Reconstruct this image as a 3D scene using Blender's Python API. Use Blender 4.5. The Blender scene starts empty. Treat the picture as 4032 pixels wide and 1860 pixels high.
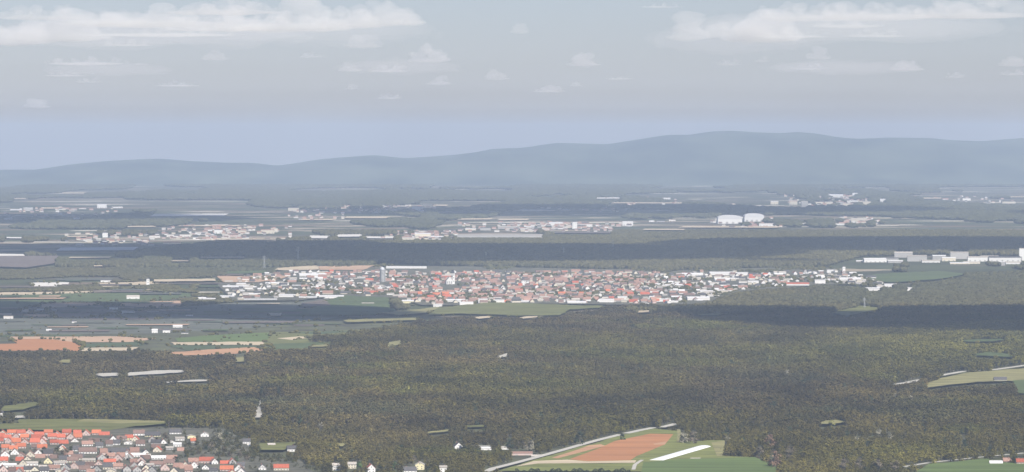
import bpy, bmesh, math, random
import numpy as np
from mathutils import Vector

# ------------------------------------------------------------------ camera, sky, sun, exposure
S = bpy.context.scene
W0, H0 = 4032.0, 1860.0            # photograph size, used to turn its pixels into directions
FPX = 17955.0                      # focal length in photograph pixels (a long zoom)
YH = 551.0                         # row of the level line
CAMH = 420.0                       # viewpoint above the plain, metres
PITCH = math.atan((H0 / 2 - YH) / FPX)
cam = bpy.data.cameras.new('camera')
cam.sensor_width = 36.0
cam.lens = FPX / W0 * 36.0
cam.clip_start = 1.0
cam.clip_end = 400000.0
camo = bpy.data.objects.new('camera', cam)
S.collection.objects.link(camo)
camo.location = (0, 0, CAMH)
camo.rotation_euler = (math.pi / 2 - PITCH, 0, 0)
S.camera = camo

SUN_EL, SUN_AZ = math.radians(44), math.radians(148)   # azimuth clockwise from +Y: behind the viewer, to the right
SUN_DIR = Vector((math.sin(SUN_AZ) * math.cos(SUN_EL), math.cos(SUN_AZ) * math.cos(SUN_EL), math.sin(SUN_EL)))
world = bpy.data.worlds.new('World')
S.world = world
world.use_nodes = True
nt = world.node_tree
bg = nt.nodes['Background']
sky = nt.nodes.new('ShaderNodeTexSky')
sky.sky_type = 'NISHITA'
sky.sun_disc = False
sky.sun_elevation = SUN_EL
sky.sun_rotation = SUN_AZ
sky.altitude = 400
sky.air_density = 1.0
sky.dust_density = 0.6
sky.ozone_density = 5.0
tint = nt.nodes.new('ShaderNodeMix')
tint.data_type = 'RGBA'
tint.blend_type = 'MULTIPLY'
tint.inputs[0].default_value = 1.0
tint.inputs[7].default_value = (1.045, 0.98, 1.14, 1)
nt.links.new(sky.outputs[0], tint.inputs[6])
nt.links.new(tint.outputs[2], bg.inputs['Color'])
bg.inputs['Strength'].default_value = 0.056

sun = bpy.data.lights.new('sun', 'SUN')
sun.energy = 5.0
sun.angle = math.radians(0.5)
sun.color = (1.0, 0.95, 0.88)
suno = bpy.data.objects.new('sun', sun)
S.collection.objects.link(suno)
suno.rotation_euler = (-SUN_DIR).to_track_quat('-Z', 'Y').to_euler()
suno.location = SUN_DIR * 3000 + Vector((0, 9000, 0))

S.view_settings.view_transform = 'Standard'
S.view_settings.look = 'None'
S.view_settings.exposure = 0.68
S.view_settings.gamma = 1.0
S.view_settings.use_curve_mapping = False
S.render.engine = 'CYCLES'
S.cycles.use_denoising = True
S.cycles.max_bounces = 6
S.cycles.diffuse_bounces = 2
S.cycles.transmission_bounces = 2
S.cycles.volume_bounces = 2
S.cycles.transparent_max_bounces = 8
S.cycles.caustics_reflective = False
S.cycles.caustics_refractive = False

# ------------------------------------------------------------------ helpers
rng = np.random.default_rng(7)
R = random.Random(11)
COL = S.collection
CT, ST = math.cos(PITCH), math.sin(PITCH)
CROPS = {'n': (0, 0, 1), 'c1': (0, 1300, 2.121), 'c2': (1000, 1300, 2.121), 'c3': (1900, 1560, 2.576),
         'c4': (2900, 1260, 1.98), 'c5': (0, 950, 2.16), 'c6': (800, 1000, 2.576), 'c7': (1700, 1000, 2.576),
         'c8': (2500, 960, 1.6815), 'f1': (0, 600, 1.908), 'f2': (1350, 600, 1.908), 'f3': (2700, 500, 1.934),
         'd': (0, 0, 0.6387), 'v1': (0, 1660, 5.152), 'v2': (450, 1660, 4.293), 't3': (2400, 1020, 4.293),
         't1': (1400, 1020, 5.152), 't2': (1900, 1020, 5.152), 't4': (3200, 960, 3.096)}

def px(c, x, y):
    ox, oy, s = CROPS[c]
    return ox + x / s, oy + y / s

def ground(u, v, z=0.0):
    """photograph pixel -> point on the plain at height z (numpy friendly)"""
    dx, dz, df = (u - W0 / 2), (v - H0 / 2), FPX
    gy = CT * df - ST * dz
    gz = -ST * df - CT * dz
    t = (z - CAMH) / gz
    return dx * t, gy * t

def project(x, y, z):
    dz = z - CAMH
    cz = y * CT - dz * ST
    cy = y * ST + dz * CT
    return W0 / 2 + FPX * x / cz, H0 / 2 - FPX * cy / cz

def mpp(y):                      # metres per photograph pixel at distance y
    return y / FPX

def inside(u, v, poly):
    r = np.zeros(np.shape(u), bool)
    n = len(poly)
    for i in range(n):
        x1, y1 = poly[i]
        x2, y2 = poly[(i + 1) % n]
        if y1 == y2:
            continue
        c = ((y1 > v) != (y2 > v)) & (u < (x2 - x1) * (v - y1) / (y2 - y1) + x1)
        r ^= c
    return r

_lat = np.random.default_rng(3).random((256, 256))
def noise2(x, y, s):
    x = np.asarray(x) / s + 1000.37
    y = np.asarray(y) / s + 1000.71
    xi = np.floor(x).astype(int)
    yi = np.floor(y).astype(int)
    fx, fy = x - xi, y - yi
    fx = fx * fx * (3 - 2 * fx)
    fy = fy * fy * (3 - 2 * fy)
    g = lambda a, b: _lat[a % 256, b % 256]
    return (g(xi, yi) * (1 - fx) * (1 - fy) + g(xi + 1, yi) * fx * (1 - fy) +
            g(xi, yi + 1) * (1 - fx) * fy + g(xi + 1, yi + 1) * fx * fy)

def fbm(x, y, s, o=4):
    t, a, n = 0.0, 0.5, 0.0
    for i in range(o):
        t = t + a * noise2(np.asarray(x) + 917 * i, np.asarray(y) - 311 * i, s / 2 ** i)
        n += a
        a *= 0.5
    return t / n

def link(o, parent=None):
    COL.objects.link(o)
    if parent is not None:
        o.parent = parent
    return o

def mesh_obj(name, verts, faces, mat, parent=None, smooth=False):
    me = bpy.data.meshes.new(name)
    me.from_pydata([tuple(map(float, v)) for v in verts], [], faces)
    me.update()
    if smooth:
        me.polygons.foreach_set('use_smooth', [True] * len(me.polygons))
    for m in (mat if isinstance(mat, (list, tuple)) else [mat]):
        me.materials.append(m)
    return link(bpy.data.objects.new(name, me), parent)

def tag(o, label=None, cat=None, group=None, kind=None):
    if label:
        o['label'] = label
    if cat:
        o['category'] = cat
    if group:
        o['group'] = group
    if kind:
        o['kind'] = kind
    return o

def empty(name, loc, rz=0.0):
    o = bpy.data.objects.new(name, None)
    o.location = loc
    o.rotation_euler = (0, 0, rz)
    o.empty_display_size = 1.0
    return link(o)

# ------------------------------------------------------------------ materials
MATS = {}
def mat(name, col, rough=0.9, var=0.15, scale=0.05, obj_var=0.0, col2=None, detail=4, spec=0.2, stretch=None, bump=0.0):
    """diffuse-like surface: base colour broken up by noise in world space, plus an even shift per object"""
    if name in MATS:
        return MATS[name]
    m = bpy.data.materials.new(name)
    m.use_nodes = True
    t = m.node_tree
    b = t.nodes['Principled BSDF']
    b.inputs['Roughness'].default_value = rough
    b.inputs['Specular IOR Level'].default_value = spec
    geo = t.nodes.new('ShaderNodeNewGeometry')
    mp = t.nodes.new('ShaderNodeMapping')
    if stretch:
        mp.inputs['Rotation'].default_value = (0, 0, stretch[2])
        mp.inputs['Scale'].default_value = (stretch[0], stretch[1], 1)
    t.links.new(geo.outputs['Position'], mp.inputs['Vector'])
    nz = t.nodes.new('ShaderNodeTexNoise')
    nz.inputs['Scale'].default_value = scale
    nz.inputs['Detail'].default_value = detail
    t.links.new(mp.outputs[0], nz.inputs['Vector'])
    rp = t.nodes.new('ShaderNodeValToRGB')
    rp.color_ramp.elements[0].position = 0.3
    rp.color_ramp.elements[1].position = 0.7
    a = tuple(c * (1 - var) for c in col)
    z = col2 if col2 else tuple(min(1, c * (1 + var)) for c in col)
    rp.color_ramp.elements[0].color = (*a, 1)
    rp.color_ramp.elements[1].color = (*z, 1)
    t.links.new(nz.outputs['Fac'], rp.inputs[0])
    out = rp.outputs[0]
    if obj_var > 0:
        oi = t.nodes.new('ShaderNodeObjectInfo')
        mr = t.nodes.new('ShaderNodeMapRange')
        mr.inputs['To Min'].default_value = 1 - obj_var
        mr.inputs['To Max'].default_value = 1 + obj_var
        t.links.new(oi.outputs['Random'], mr.inputs['Value'])
        hsv = t.nodes.new('ShaderNodeHueSaturation')
        t.links.new(mr.outputs[0], hsv.inputs['Value'])
        t.links.new(out, hsv.inputs['Color'])
        out = hsv.outputs[0]
    t.links.new(out, b.inputs['Base Color'])
    if bump > 0:
        bp = t.nodes.new('ShaderNodeBump')
        bp.inputs['Strength'].default_value = bump
        bp.inputs['Distance'].default_value = 1.0
        t.links.new(nz.outputs['Fac'], bp.inputs['Height'])
        t.links.new(bp.outputs[0], b.inputs['Normal'])
    MATS[name] = m
    return m

def foliage_mat(name):
    """twigs and young leaves; colour comes from the tint stored on each tree"""
    m = bpy.data.materials.new(name)
    m.use_nodes = True
    t = m.node_tree
    b = t.nodes['Principled BSDF']
    b.inputs['Roughness'].default_value = 0.95
    b.inputs['Specular IOR Level'].default_value = 0.056
    at = t.nodes.new('ShaderNodeAttribute')
    at.attribute_type = 'INSTANCER'
    at.attribute_name = 'tint'
    geo = t.nodes.new('ShaderNodeNewGeometry')
    nz = t.nodes.new('ShaderNodeTexNoise')
    nz.inputs['Scale'].default_value = 0.25
    t.links.new(geo.outputs['Position'], nz.inputs['Vector'])
    mr = t.nodes.new('ShaderNodeMapRange')
    mr.inputs['From Min'].default_value = 0.3
    mr.inputs['From Max'].default_value = 0.7
    mr.inputs['To Min'].default_value = 0.55
    mr.inputs['To Max'].default_value = 1.45
    t.links.new(nz.outputs['Fac'], mr.inputs['Value'])
    hsv = t.nodes.new('ShaderNodeHueSaturation')
    t.links.new(mr.outputs[0], hsv.inputs['Value'])
    t.links.new(at.outputs['Color'], hsv.inputs['Color'])
    t.links.new(hsv.outputs[0], b.inputs['Base Color'])
    return m
# ------------------------------------------------------------------ the plain
def ground_material():
    m = bpy.data.materials.new('plain')
    m.use_nodes = True
    t = m.node_tree
    b = t.nodes['Principled BSDF']
    b.inputs['Roughness'].default_value = 1.0
    b.inputs['Specular IOR Level'].default_value = 0.05
    geo = t.nodes.new('ShaderNodeNewGeometry')
    mp = t.nodes.new('ShaderNodeMapping')
    mp.inputs['Rotation'].default_value = (0, 0, 0.18)
    mp.inputs['Scale'].default_value = (1 / 420.0, 1 / 230.0, 0)
    t.links.new(geo.outputs['Position'], mp.inputs['Vector'])
    vo = t.nodes.new('ShaderNodeTexVoronoi')
    vo.inputs['Scale'].default_value = 1.0
    vo.distance = 'MANHATTAN'
    t.links.new(mp.outputs[0], vo.inputs['Vector'])
    sep = t.nodes.new('ShaderNodeSeparateColor')
    t.links.new(vo.outputs['Color'], sep.inputs[0])
    rp = t.nodes.new('ShaderNodeValToRGB')
    rp.color_ramp.interpolation = 'CONSTANT'
    stops = [(0.0, (0.050, 0.054, 0.030)), (0.34, (0.064, 0.072, 0.036)), (0.6, (0.085, 0.075, 0.052)),
             (0.78, (0.15, 0.115, 0.08)), (0.88, (0.26, 0.22, 0.16)), (0.96, (0.42, 0.38, 0.30))]
    el = rp.color_ramp.elements
    el[0].position, el[0].color = stops[0][0], (*stops[0][1], 1)
    el[1].position, el[1].color = stops[1][0], (*stops[1][1], 1)
    for p, c in stops[2:]:
        e = el.new(p)
        e.color = (*c, 1)
    t.links.new(sep.outputs[0], rp.inputs[0])
    nz = t.nodes.new('ShaderNodeTexNoise')
    nz.inputs['Scale'].default_value = 0.012
    nz.inputs['Detail'].default_value = 5
    t.links.new(geo.outputs['Position'], nz.inputs['Vector'])
    mr = t.nodes.new('ShaderNodeMapRange')
    mr.inputs['To Min'].default_value = 0.6
    mr.inputs['To Max'].default_value = 1.4
    t.links.new(nz.outputs['Fac'], mr.inputs['Value'])
    hsv = t.nodes.new('ShaderNodeHueSaturation')
    t.links.new(mr.outputs[0], hsv.inputs['Value'])
    t.links.new(rp.outputs[0], hsv.inputs['Color'])
    # nearer than eleven kilometres the plain is rough pasture and woodland floor
    sp = t.nodes.new('ShaderNodeSeparateXYZ')
    t.links.new(geo.outputs['Position'], sp.inputs[0])
    near = t.nodes.new('ShaderNodeMapRange')
    near.inputs['From Min'].default_value = 10400
    near.inputs['From Max'].default_value = 11200
    t.links.new(sp.outputs['Y'], near.inputs['Value'])
    gr = t.nodes.new('ShaderNodeValToRGB')
    gr.color_ramp.elements[0].position = 0.35
    gr.color_ramp.elements[1].position = 0.65
    gr.color_ramp.elements[0].color = (0.060, 0.058, 0.040, 1)
    gr.color_ramp.elements[1].color = (0.100, 0.105, 0.055, 1)
    t.links.new(nz.outputs['Fac'], gr.inputs[0])
    mx = t.nodes.new('ShaderNodeMix')
    mx.data_type = 'RGBA'
    t.links.new(near.outputs[0], mx.inputs[0])
    t.links.new(gr.outputs[0], mx.inputs[6])
    t.links.new(hsv.outputs[0], mx.inputs[7])
    t.links.new(mx.outputs[2], b.inputs['Base Color'])
    return m

FAR = 53000.0
g = mesh_obj('ground', [(-16000, -6000, 0), (16000, -6000, 0), (16000, FAR, 0), (-16000, FAR, 0)], [(0, 1, 2, 3)], ground_material())
tag(g, kind='structure')

# ------------------------------------------------------------------ the far hills
CREST = [(-900, 690), (-400, 676), (0, 668), (150, 668), (300, 645), (450, 632), (620, 624), (750, 634), (880, 640), (1000, 641), (1090, 653),
         (1180, 640), (1250, 628), (1360, 618), (1480, 610), (1590, 623), (1760, 612), (1870, 600), (1940, 585), (2050, 582),
         (2190, 562), (2390, 568), (2500, 550), (2630, 530), (2720, 530), (2790, 518), (2880, 514), (2960, 520), (3080, 524),
         (3140, 518), (3220, 526), (3300, 540), (3380, 546), (3500, 541), (3660, 543), (3740, 551), (3870, 556), (3960, 548),
         (4100, 538), (4500, 548), (5000, 560)]
DC = 48000.0
def hills():
    cx = np.array([(u - W0 / 2) / FPX * DC for u, v in CREST])
    ch = np.array([CAMH + (YH - v) / FPX * DC for u, v in CREST])
    xs = np.linspace(cx[0], cx[-1], 420)
    hs = np.interp(xs, cx, ch)
    k = np.array([1, 2, 3, 2, 1]) / 9.0
    hs = np.convolve(np.pad(hs, 2, 'edge'), k, 'valid')
    ts = np.linspace(0, 1, 46)
    V, F = [], []
    for j, t in enumerate(ts):
        y = 41500 + 11000 * t
        prof = math.sin(min(1, t / 0.59) * math.pi / 2) ** 1.3 if t < 0.59 else max(0.0, 1 - ((t - 0.59) / 0.41) ** 1.5)
        for i, x in enumerate(xs):
            n = fbm(x * 1.3, y * 0.6, 1500, 4) - 0.5
            env = math.sin(math.pi * min(1, t / 0.59)) if t < 0.59 else 0
            # spurs and side valleys run down to the plain, never above the skyline
            h = hs[i] * prof * (1 + 0.55 * n * env) - 0.30 * hs[i] * env * max(0, n + 0.12)
            V.append((x, y, h - 2.0))
    nx = len(xs)
    for j in range(len(ts) - 1):
        for i in range(nx - 1):
            a = j * nx + i
            F.append((a, a + 1, a + nx + 1, a + nx))
    m = mat('hill_woods', (0.045, 0.062, 0.034), var=0.35, scale=0.0016, col2=(0.10, 0.115, 0.065), stretch=(1, 0.35, 0))
    o = mesh_obj('hills', V, F, m, smooth=True)
    tag(o, kind='structure')
hills()
# ------------------------------------------------------------------ fields, meadows, tracks
FM = {
 'soil':  mat('field_soil', (0.33, 0.150, 0.062), var=0.22, scale=0.07, stretch=(0.07, 1, 0.9)),
 'soil2': mat('field_soil_dry', (0.37, 0.21, 0.115), var=0.2, scale=0.07, stretch=(0.07, 1, 0.9)),
 'pale':  mat('field_stubble', (0.42, 0.345, 0.235), var=0.2, scale=0.05, stretch=(0.06, 1, 0.2)),
 'pink':  mat('field_loam', (0.38, 0.255, 0.165), var=0.22, scale=0.05, stretch=(0.06, 1, 0.2)),
 'white': mat('field_fleece', (0.56, 0.53, 0.47), var=0.10, scale=0.05, stretch=(0.1, 1, 0.1)),
 'green': mat('field_crop', (0.068, 0.090, 0.030), var=0.32, scale=0.03, stretch=(0.08, 1, 0.2)),
 'dgreen': mat('field_crop_dark', (0.055, 0.075, 0.03), var=0.2, scale=0.02, stretch=(0.2, 1, 0.2)),
 'bright': mat('field_young_corn', (0.086, 0.120, 0.032), var=0.28, scale=0.05, stretch=(0.1, 1, 0.2)),
 'mead':  mat('meadow', (0.115, 0.118, 0.036), var=0.35, scale=0.04, stretch=(0.3, 1, 0.1)),
 'mead2': mat('meadow_dry', (0.195, 0.18, 0.075), var=0.3, scale=0.04, stretch=(0.4, 1, 0.1)),
 'brown': mat('fallow', (0.125, 0.100, 0.085), var=0.2, scale=0.015, stretch=(0.3, 1, 0.1)),
 'dark':  mat('fallow_dark', (0.095, 0.098, 0.075), var=0.25, scale=0.015, stretch=(0.3, 1, 0.1)),
 'yard':  mat('gardens', (0.075, 0.078, 0.050), var=0.35, scale=0.03, col2=(0.135, 0.125, 0.09)),
 'grass': mat('rough_grass', (0.140, 0.150, 0.040), var=0.35, scale=0.06, stretch=(0.3, 1, 0.5)),
 'grit':  mat('gravel', (0.38, 0.36, 0.31), var=0.10, scale=0.2),
}
 
OPEN = []          # visible open ground in the photograph: no wood may stand in front of it
LAYER = [0]
def field(c, pts, kind, keep=True, name='field'):
    P = [px(c, *p) for p in pts]
    if keep and c != 'n' and min(q[1] for q in P) > 1050:      # hand-drawn edges: fields are never ruler-straight
        Q = []
        for i, a in enumerate(P):
            b = P[(i + 1) % len(P)]
            L = math.hypot(b[0] - a[0], (b[1] - a[1]) * 6)
            n = max(1, min(8, int(L / 28)))
            for j in range(n):
                t = j / n
                s = 0 if j == 0 else 1
                Q.append((a[0] + (b[0] - a[0]) * t + s * R.uniform(-5, 5), a[1] + (b[1] - a[1]) * t + s * R.uniform(-1.1, 1.1)))
        P = Q
    if keep:
        OPEN.append(P)
    LAYER[0] += 1
    z = 0.05 + 0.03 * LAYER[0]
    V = []
    for u, v in P:
        x, y = ground(u, v)
        V.append((x, y, z))
    a = sum(V[i][0] * V[(i + 1) % len(V)][1] - V[(i + 1) % len(V)][0] * V[i][1] for i in range(len(V)))
    if a < 0:
        V.reverse()
    o = mesh_obj(name, V, [tuple(range(len(V)))], FM[kind])
    tag(o, kind='structure')
    return o
def strip(c, pts, width, kind, name='path'):
    """a track or road along pixels, its width in metres"""
    P = [px(c, *p) for p in pts]
    G = [Vector(ground(u, v)) for u, v in P]
    LAYER[0] += 1
    z = 0.05 + 0.03 * LAYER[0]
    A, B = [], []
    for i, p in enumerate(G):
        d = (G[min(i + 1, len(G) - 1)] - G[max(i - 1, 0)]).normalized()
        n = Vector((-d.y, d.x)) * width / 2
        A.append((p.x + n.x, p.y + n.y, z))
        B.append((p.x - n.x, p.y - n.y, z))
    V = A + B
    k = len(A)
    F = [(i, i + 1, k + i + 1, k + i) for i in range(k - 1)]
    o = mesh_obj(name, V, F, FM[kind])
    tag(o, kind='structure')
    q = [project(*v) for v in A] + [project(*v) for v in reversed(B)]
    OPEN.append(q)
    return o

# left and middle farmland
field('c5', [(-300, 655), (700, 655), (1560, 555), (2160, 515), (2900, 480), (2950, 640), (2500, 700), (2160, 740), (1300, 785), (-300, 800)], 'dark')
field('c5', [(-200, 437), (330, 432), (680, 425), (1250, 408), (1380, 395), (1240, 418), (700, 440), (300, 455), (-200, 462)], 'pale')
field('c5', [(-200, 464), (320, 456), (700, 441), (1070, 432), (1600, 440), (1650, 470), (1400, 500), (1090, 512), (860, 517), (340, 532), (180, 570), (-200, 578)], 'green')
field('c5', [(340, 541), (470, 526), (850, 520), (850, 540), (500, 565), (330, 570)], 'pink')
field('c5', [(180, 572), (370, 566), (370, 600), (180, 604)], 'pale')
field('c5', [(190, 622), (440, 622), (440, 642), (200, 642)], 'pink')
field('c5', [(400, 572), (850, 545), (930, 570), (1030, 620), (760, 652), (450, 650)], 'brown')
field('c5', [(260, 355), (590, 350), (580, 370), (480, 387), (270, 387)], 'white')
field('c5', [(800, 358), (1440, 340), (1440, 352), (1200, 372), (860, 388)], 'pale')
field('c5', [(1010, 530), (1560, 505), (1560, 545), (1380, 572), (1220, 562), (1000, 548)], 'pink')
field('c5', [(760, 655), (1350, 650), (1350, 668), (760, 672)], 'brown')
field('c5', [(90, 822), (620, 845), (710, 890), (680, 937), (420, 927), (280, 932), (-200, 935), (-200, 885), (150, 872)], 'soil')
field('c5', [(90, 812), (1000, 812), (1330, 830), (1130, 860), (610, 858), (400, 834), (90, 832)], 'pink')
field('c5', [(700, 877), (1180, 857), (1230, 887), (880, 904), (690, 909)], 'dgreen')
field('c5', [(690, 911), (1180, 904), (1130, 932), (690, 937)], 'pale')
field('n', [(1000, 1312), (1440, 1300), (1440, 1340), (1330, 1380), (1190, 1400), (1050, 1395), (1040, 1346)], 'mead', keep=False)
field('n', [(690, 1333), (820, 1322), (1000, 1313), (1080, 1311), (1060, 1330), (1045, 1347), (700, 1348)], 'bright')
field('n', [(1090, 1334), (1180, 1326), (1230, 1330), (1150, 1340)], 'pale')
field('n', [(1060, 1356), (1240, 1350), (1330, 1352), (1200, 1372), (1080, 1378)], 'green')
field('n', [(1130, 1312), (1330, 1304), (1400, 1306), (1260, 1318)], 'dgreen')
field('c5', [(1450, 862), (2250, 857), (2250, 886), (1480, 884)], 'pale')
field('c5', [(1420, 888), (2240, 890), (2200, 910), (1600, 935)], 'dgreen')
field('c5', [(1430, 952), (1700, 930), (2160, 905), (2240, 930), (2000, 962), (1560, 977)], 'soil2')
field('c5', [(0, 800), (700, 800), (700, 812), (0, 816)], 'dgreen')
# thin strips of plough, stubble and green between the farm tracks
for i in range(85):
    v = R.uniform(1186, 1306) if i < 60 else R.uniform(1070, 1180)
    u = R.uniform(-150, 1500 if v < 1290 else 1000) if i < 60 else R.uniform(-150, 800)
    w = R.uniform(60, 330)
    h = R.uniform(2.0, 6.0)
    k = R.choices(('brown', 'dgreen', 'green', 'pink', 'pale', 'dark'), (26, 26, 22, 8, 6, 20))[0]
    s = R.uniform(-6, 6)
    field('n', [(u, v), (u + w, v - h * 0.3 + s * 0.3), (u + w * 0.96 + s, v + h), (u + s, v + h)], k, keep=False)
# gardens and yards between the houses
field('n', [(-300, 1712), (330, 1710), (520, 1694), (880, 1694), (960, 1745), (1010, 1805), (1180, 1820), (1300, 1930), (-300, 1930)], 'yard', keep=False)
field('n', [(855, 1125), (1000, 1090), (1170, 1062), (1700, 1054), (2500, 1048), (2800, 1062), (3050, 1047), (3300, 1062), (3480, 1125), (3250, 1125), (2900, 1155), (2780, 1200), (2560, 1208), (2100, 1200),
            (1760, 1208), (1660, 1207), (1560, 1178), (1300, 1173), (1180, 1188), (920, 1192)], 'yard', keep=False)
# clearings in the near wood
field('c1', [(780, 388), (830, 376), (990, 373), (1005, 397), (860, 404)], 'grit')
field('c1', [(1060, 370), (1200, 363), (1300, 352), (1550, 350), (1530, 367), (1230, 387), (1060, 398)], 'grit')
field('c1', [(1340, 450), (1660, 430), (1820, 432), (1660, 446), (1340, 458)], 'grit')
field('c1', [(520, 262), (610, 262), (600, 290), (480, 285)], 'mead2')
field('c1', [(20, 655), (300, 618), (345, 635), (200, 682), (10, 695)], 'mead')
field('c1', [(100, 736), (205, 733), (212, 752), (110, 754)], 'grit')
field('c1', [(160, 763), (900, 763), (1400, 780), (1380, 802), (1130, 822), (900, 862), (450, 860), (130, 848), (-200, 850), (-200, 815), (160, 797)], 'mead')
field('c1', [(700, 763), (1395, 778), (1390, 790), (1000, 800), (640, 782)], 'mead2', keep=False)
field('c1', [(1960, 245), (2050, 235), (2060, 280), (1950, 282)], 'mead2')
field('c2', [(1130, 115), (1240, 98), (1245, 130), (1100, 163)], 'mead2')
field('c2', [(2020, 235), (2131, 205), (2131, 232), (2040, 248)], 'grit')
field('c2', [(480, 145), (600, 133), (630, 150), (480, 156)], 'mead2')
field('c2', [(50, 965), (360, 955), (250, 1024), (50, 1024)], 'mead')
field('c2', [(1450, 872), (1640, 848), (1640, 862), (1450, 884)], 'mead2')
field('c2', [(1760, 820), (1950, 812), (1950, 830), (1760, 832)], 'mead')
field('c2', [(690, 968), (780, 966), (740, 996), (690, 990)], 'mead2')
field('c2', [(2, 752), (16, 660), (48, 600), (72, 606), (70, 660), (62, 752)], 'grit', name='path')
# the ploughed field and what lies round it
field('c3', [(150, 790), (300, 745), (600, 655), (1390, 430), (1720, 355), (2000, 380), (2000, 495), (2450, 470), (2460, 640), (2700, 645), (2700, 800)], 'grass')
field('c3', [(880, 672), (1180, 560), (1340, 485), (1700, 410), (1935, 415), (1850, 520), (1560, 640), (1500, 682), (1060, 692)], 'soil', keep=False)
field('c3', [(1730, 512), (1870, 488), (1850, 520), (1740, 524)], 'soil2', keep=False)
field('c3', [(700, 657), (960, 575), (1080, 530), (1200, 518), (1245, 535), (1000, 600), (760, 664)], 'soil2', keep=False)
field('c3', [(520, 690), (860, 676), (1060, 694), (1560, 684), (1545, 708), (560, 716), (330, 748)], 'pale', keep=False)
field('c3', [(2320, 500), (2460, 478), (2440, 640), (2380, 642)], 'mead2', keep=False)
field('c3', [(1630, 705), (2000, 672), (2700, 652), (2700, 850), (1600, 850)], 'bright', keep=False)
strip('c3', [(40, 800), (110, 765), (330, 710), (560, 648), (760, 592), (960, 535), (1180, 473), (1400, 418)], 11.0, 'grit')
strip('c3', [(1455, 408), (1600, 375), (1740, 348)], 12.0, 'grit')
strip('c3', [(1820, 345), (1965, 308)], 12.0, 'grit')
strip('c3', [(1890, 365), (1990, 368), (1994, 420), (1985, 500)], 5.0, 'mead2')
strip('c3', [(1530, 780), (1545, 730), (1580, 705), (1620, 680)], 5.0, 'grit')
strip('c3', [(-120, 530), (80, 535)], 8.0, 'grit')
# right-hand side
field('c4', [(1480, 520), (1600, 470), (1800, 430), (2341, 390), (2341, 492), (1880, 502), (1480, 548)], 'mead2')
field('c4', [(2150, 492), (2341, 480), (2341, 600), (2200, 590)], 'green')
strip('c4', [(1215, 527), (1330, 508), (1440, 485)], 14.0, 'grit', 'road')
strip('c4', [(1590, 452), (1770, 420), (2000, 408), (2341, 360)], 13.0, 'grit', 'road')
field('c4', [(1400, 1210), (1500, 1150), (1960, 1105), (2010, 1130), (2341, 1150), (2341, 1230)], 'bright')
strip('c4', [(1300, 1172), (1500, 1140), (1860, 1100), (2341, 1055)], 7.0, 'grit', 'road')
field('c4', [(-30, 1112), (140, 1093), (220, 1130), (310, 1160), (310, 1230), (-30, 1230)], 'bright')
field('c4', [(1740, 178), (1850, 168), (2080, 164), (2110, 172), (2000, 184), (1820, 188)], 'green')
field('c4', [(1960, 265), (2170, 285), (2150, 310), (1820, 290)], 'green')
field('c4', [(620, 832), (690, 808), (790, 800), (860, 816), (800, 828), (700, 836)], 'mead2')
# round the town
field('c6', [(140, 240), (900, 233), (780, 270), (560, 302), (200, 302)], 'pink')
field('c6', [(720, 158), (1160, 130), (1180, 172), (900, 182), (720, 177)], 'pale')
field('c6', [(1180, 140), (1740, 130), (1620, 177), (1180, 177)], 'pink')
field('c6', [(230, 192), (660, 180), (650, 212), (220, 217)], 'green')
field('c6', [(-500, 275), (120, 268), (130, 290), (-500, 296)], 'pale')
field('c6', [(1240, 500), (1400, 440), (1880, 460), (1960, 600), (1700, 640), (1270, 642), (960, 632)], 'green')
field('c6', [(1000, 520), (1230, 480), (1300, 545), (1010, 555)], 'brown')
field('c7', [(60, 565), (600, 512), (1050, 522), (1400, 540), (1740, 545), (1700, 568), (1400, 585), (1300, 642), (800, 645), (300, 625), (-30, 640)], 'mead')
field('c6', [(1780, 620), (2400, 558), (2290, 612), (1990, 642)], 'mead2')
field('c6', [(1420, 692), (2180, 660), (2160, 692), (1460, 714)], 'mead2')
field('c6', [(660, 620), (800, 620), (790, 650), (690, 650)], 'pale')
field('c7', [(420, 668), (500, 655), (600, 650), (590, 668), (480, 680)], 'pale')
field('c7', [(880, 668), (960, 655), (1130, 652), (1060, 664), (930, 678)], 'pale')
field('c7', [(2060, 598), (2250, 590), (2250, 608), (2080, 616)], 'pale')
field('c8', [(1480, 250), (1600, 210), (2020, 190), (2200, 212), (1990, 247), (1700, 267)], 'green')
field('c8', [(1290, 470), (1500, 422), (1650, 440), (1400, 492)], 'mead')
field('c8', [(600, 470), (400, 478), (440, 488), (570, 484)], 'mead')
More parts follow.
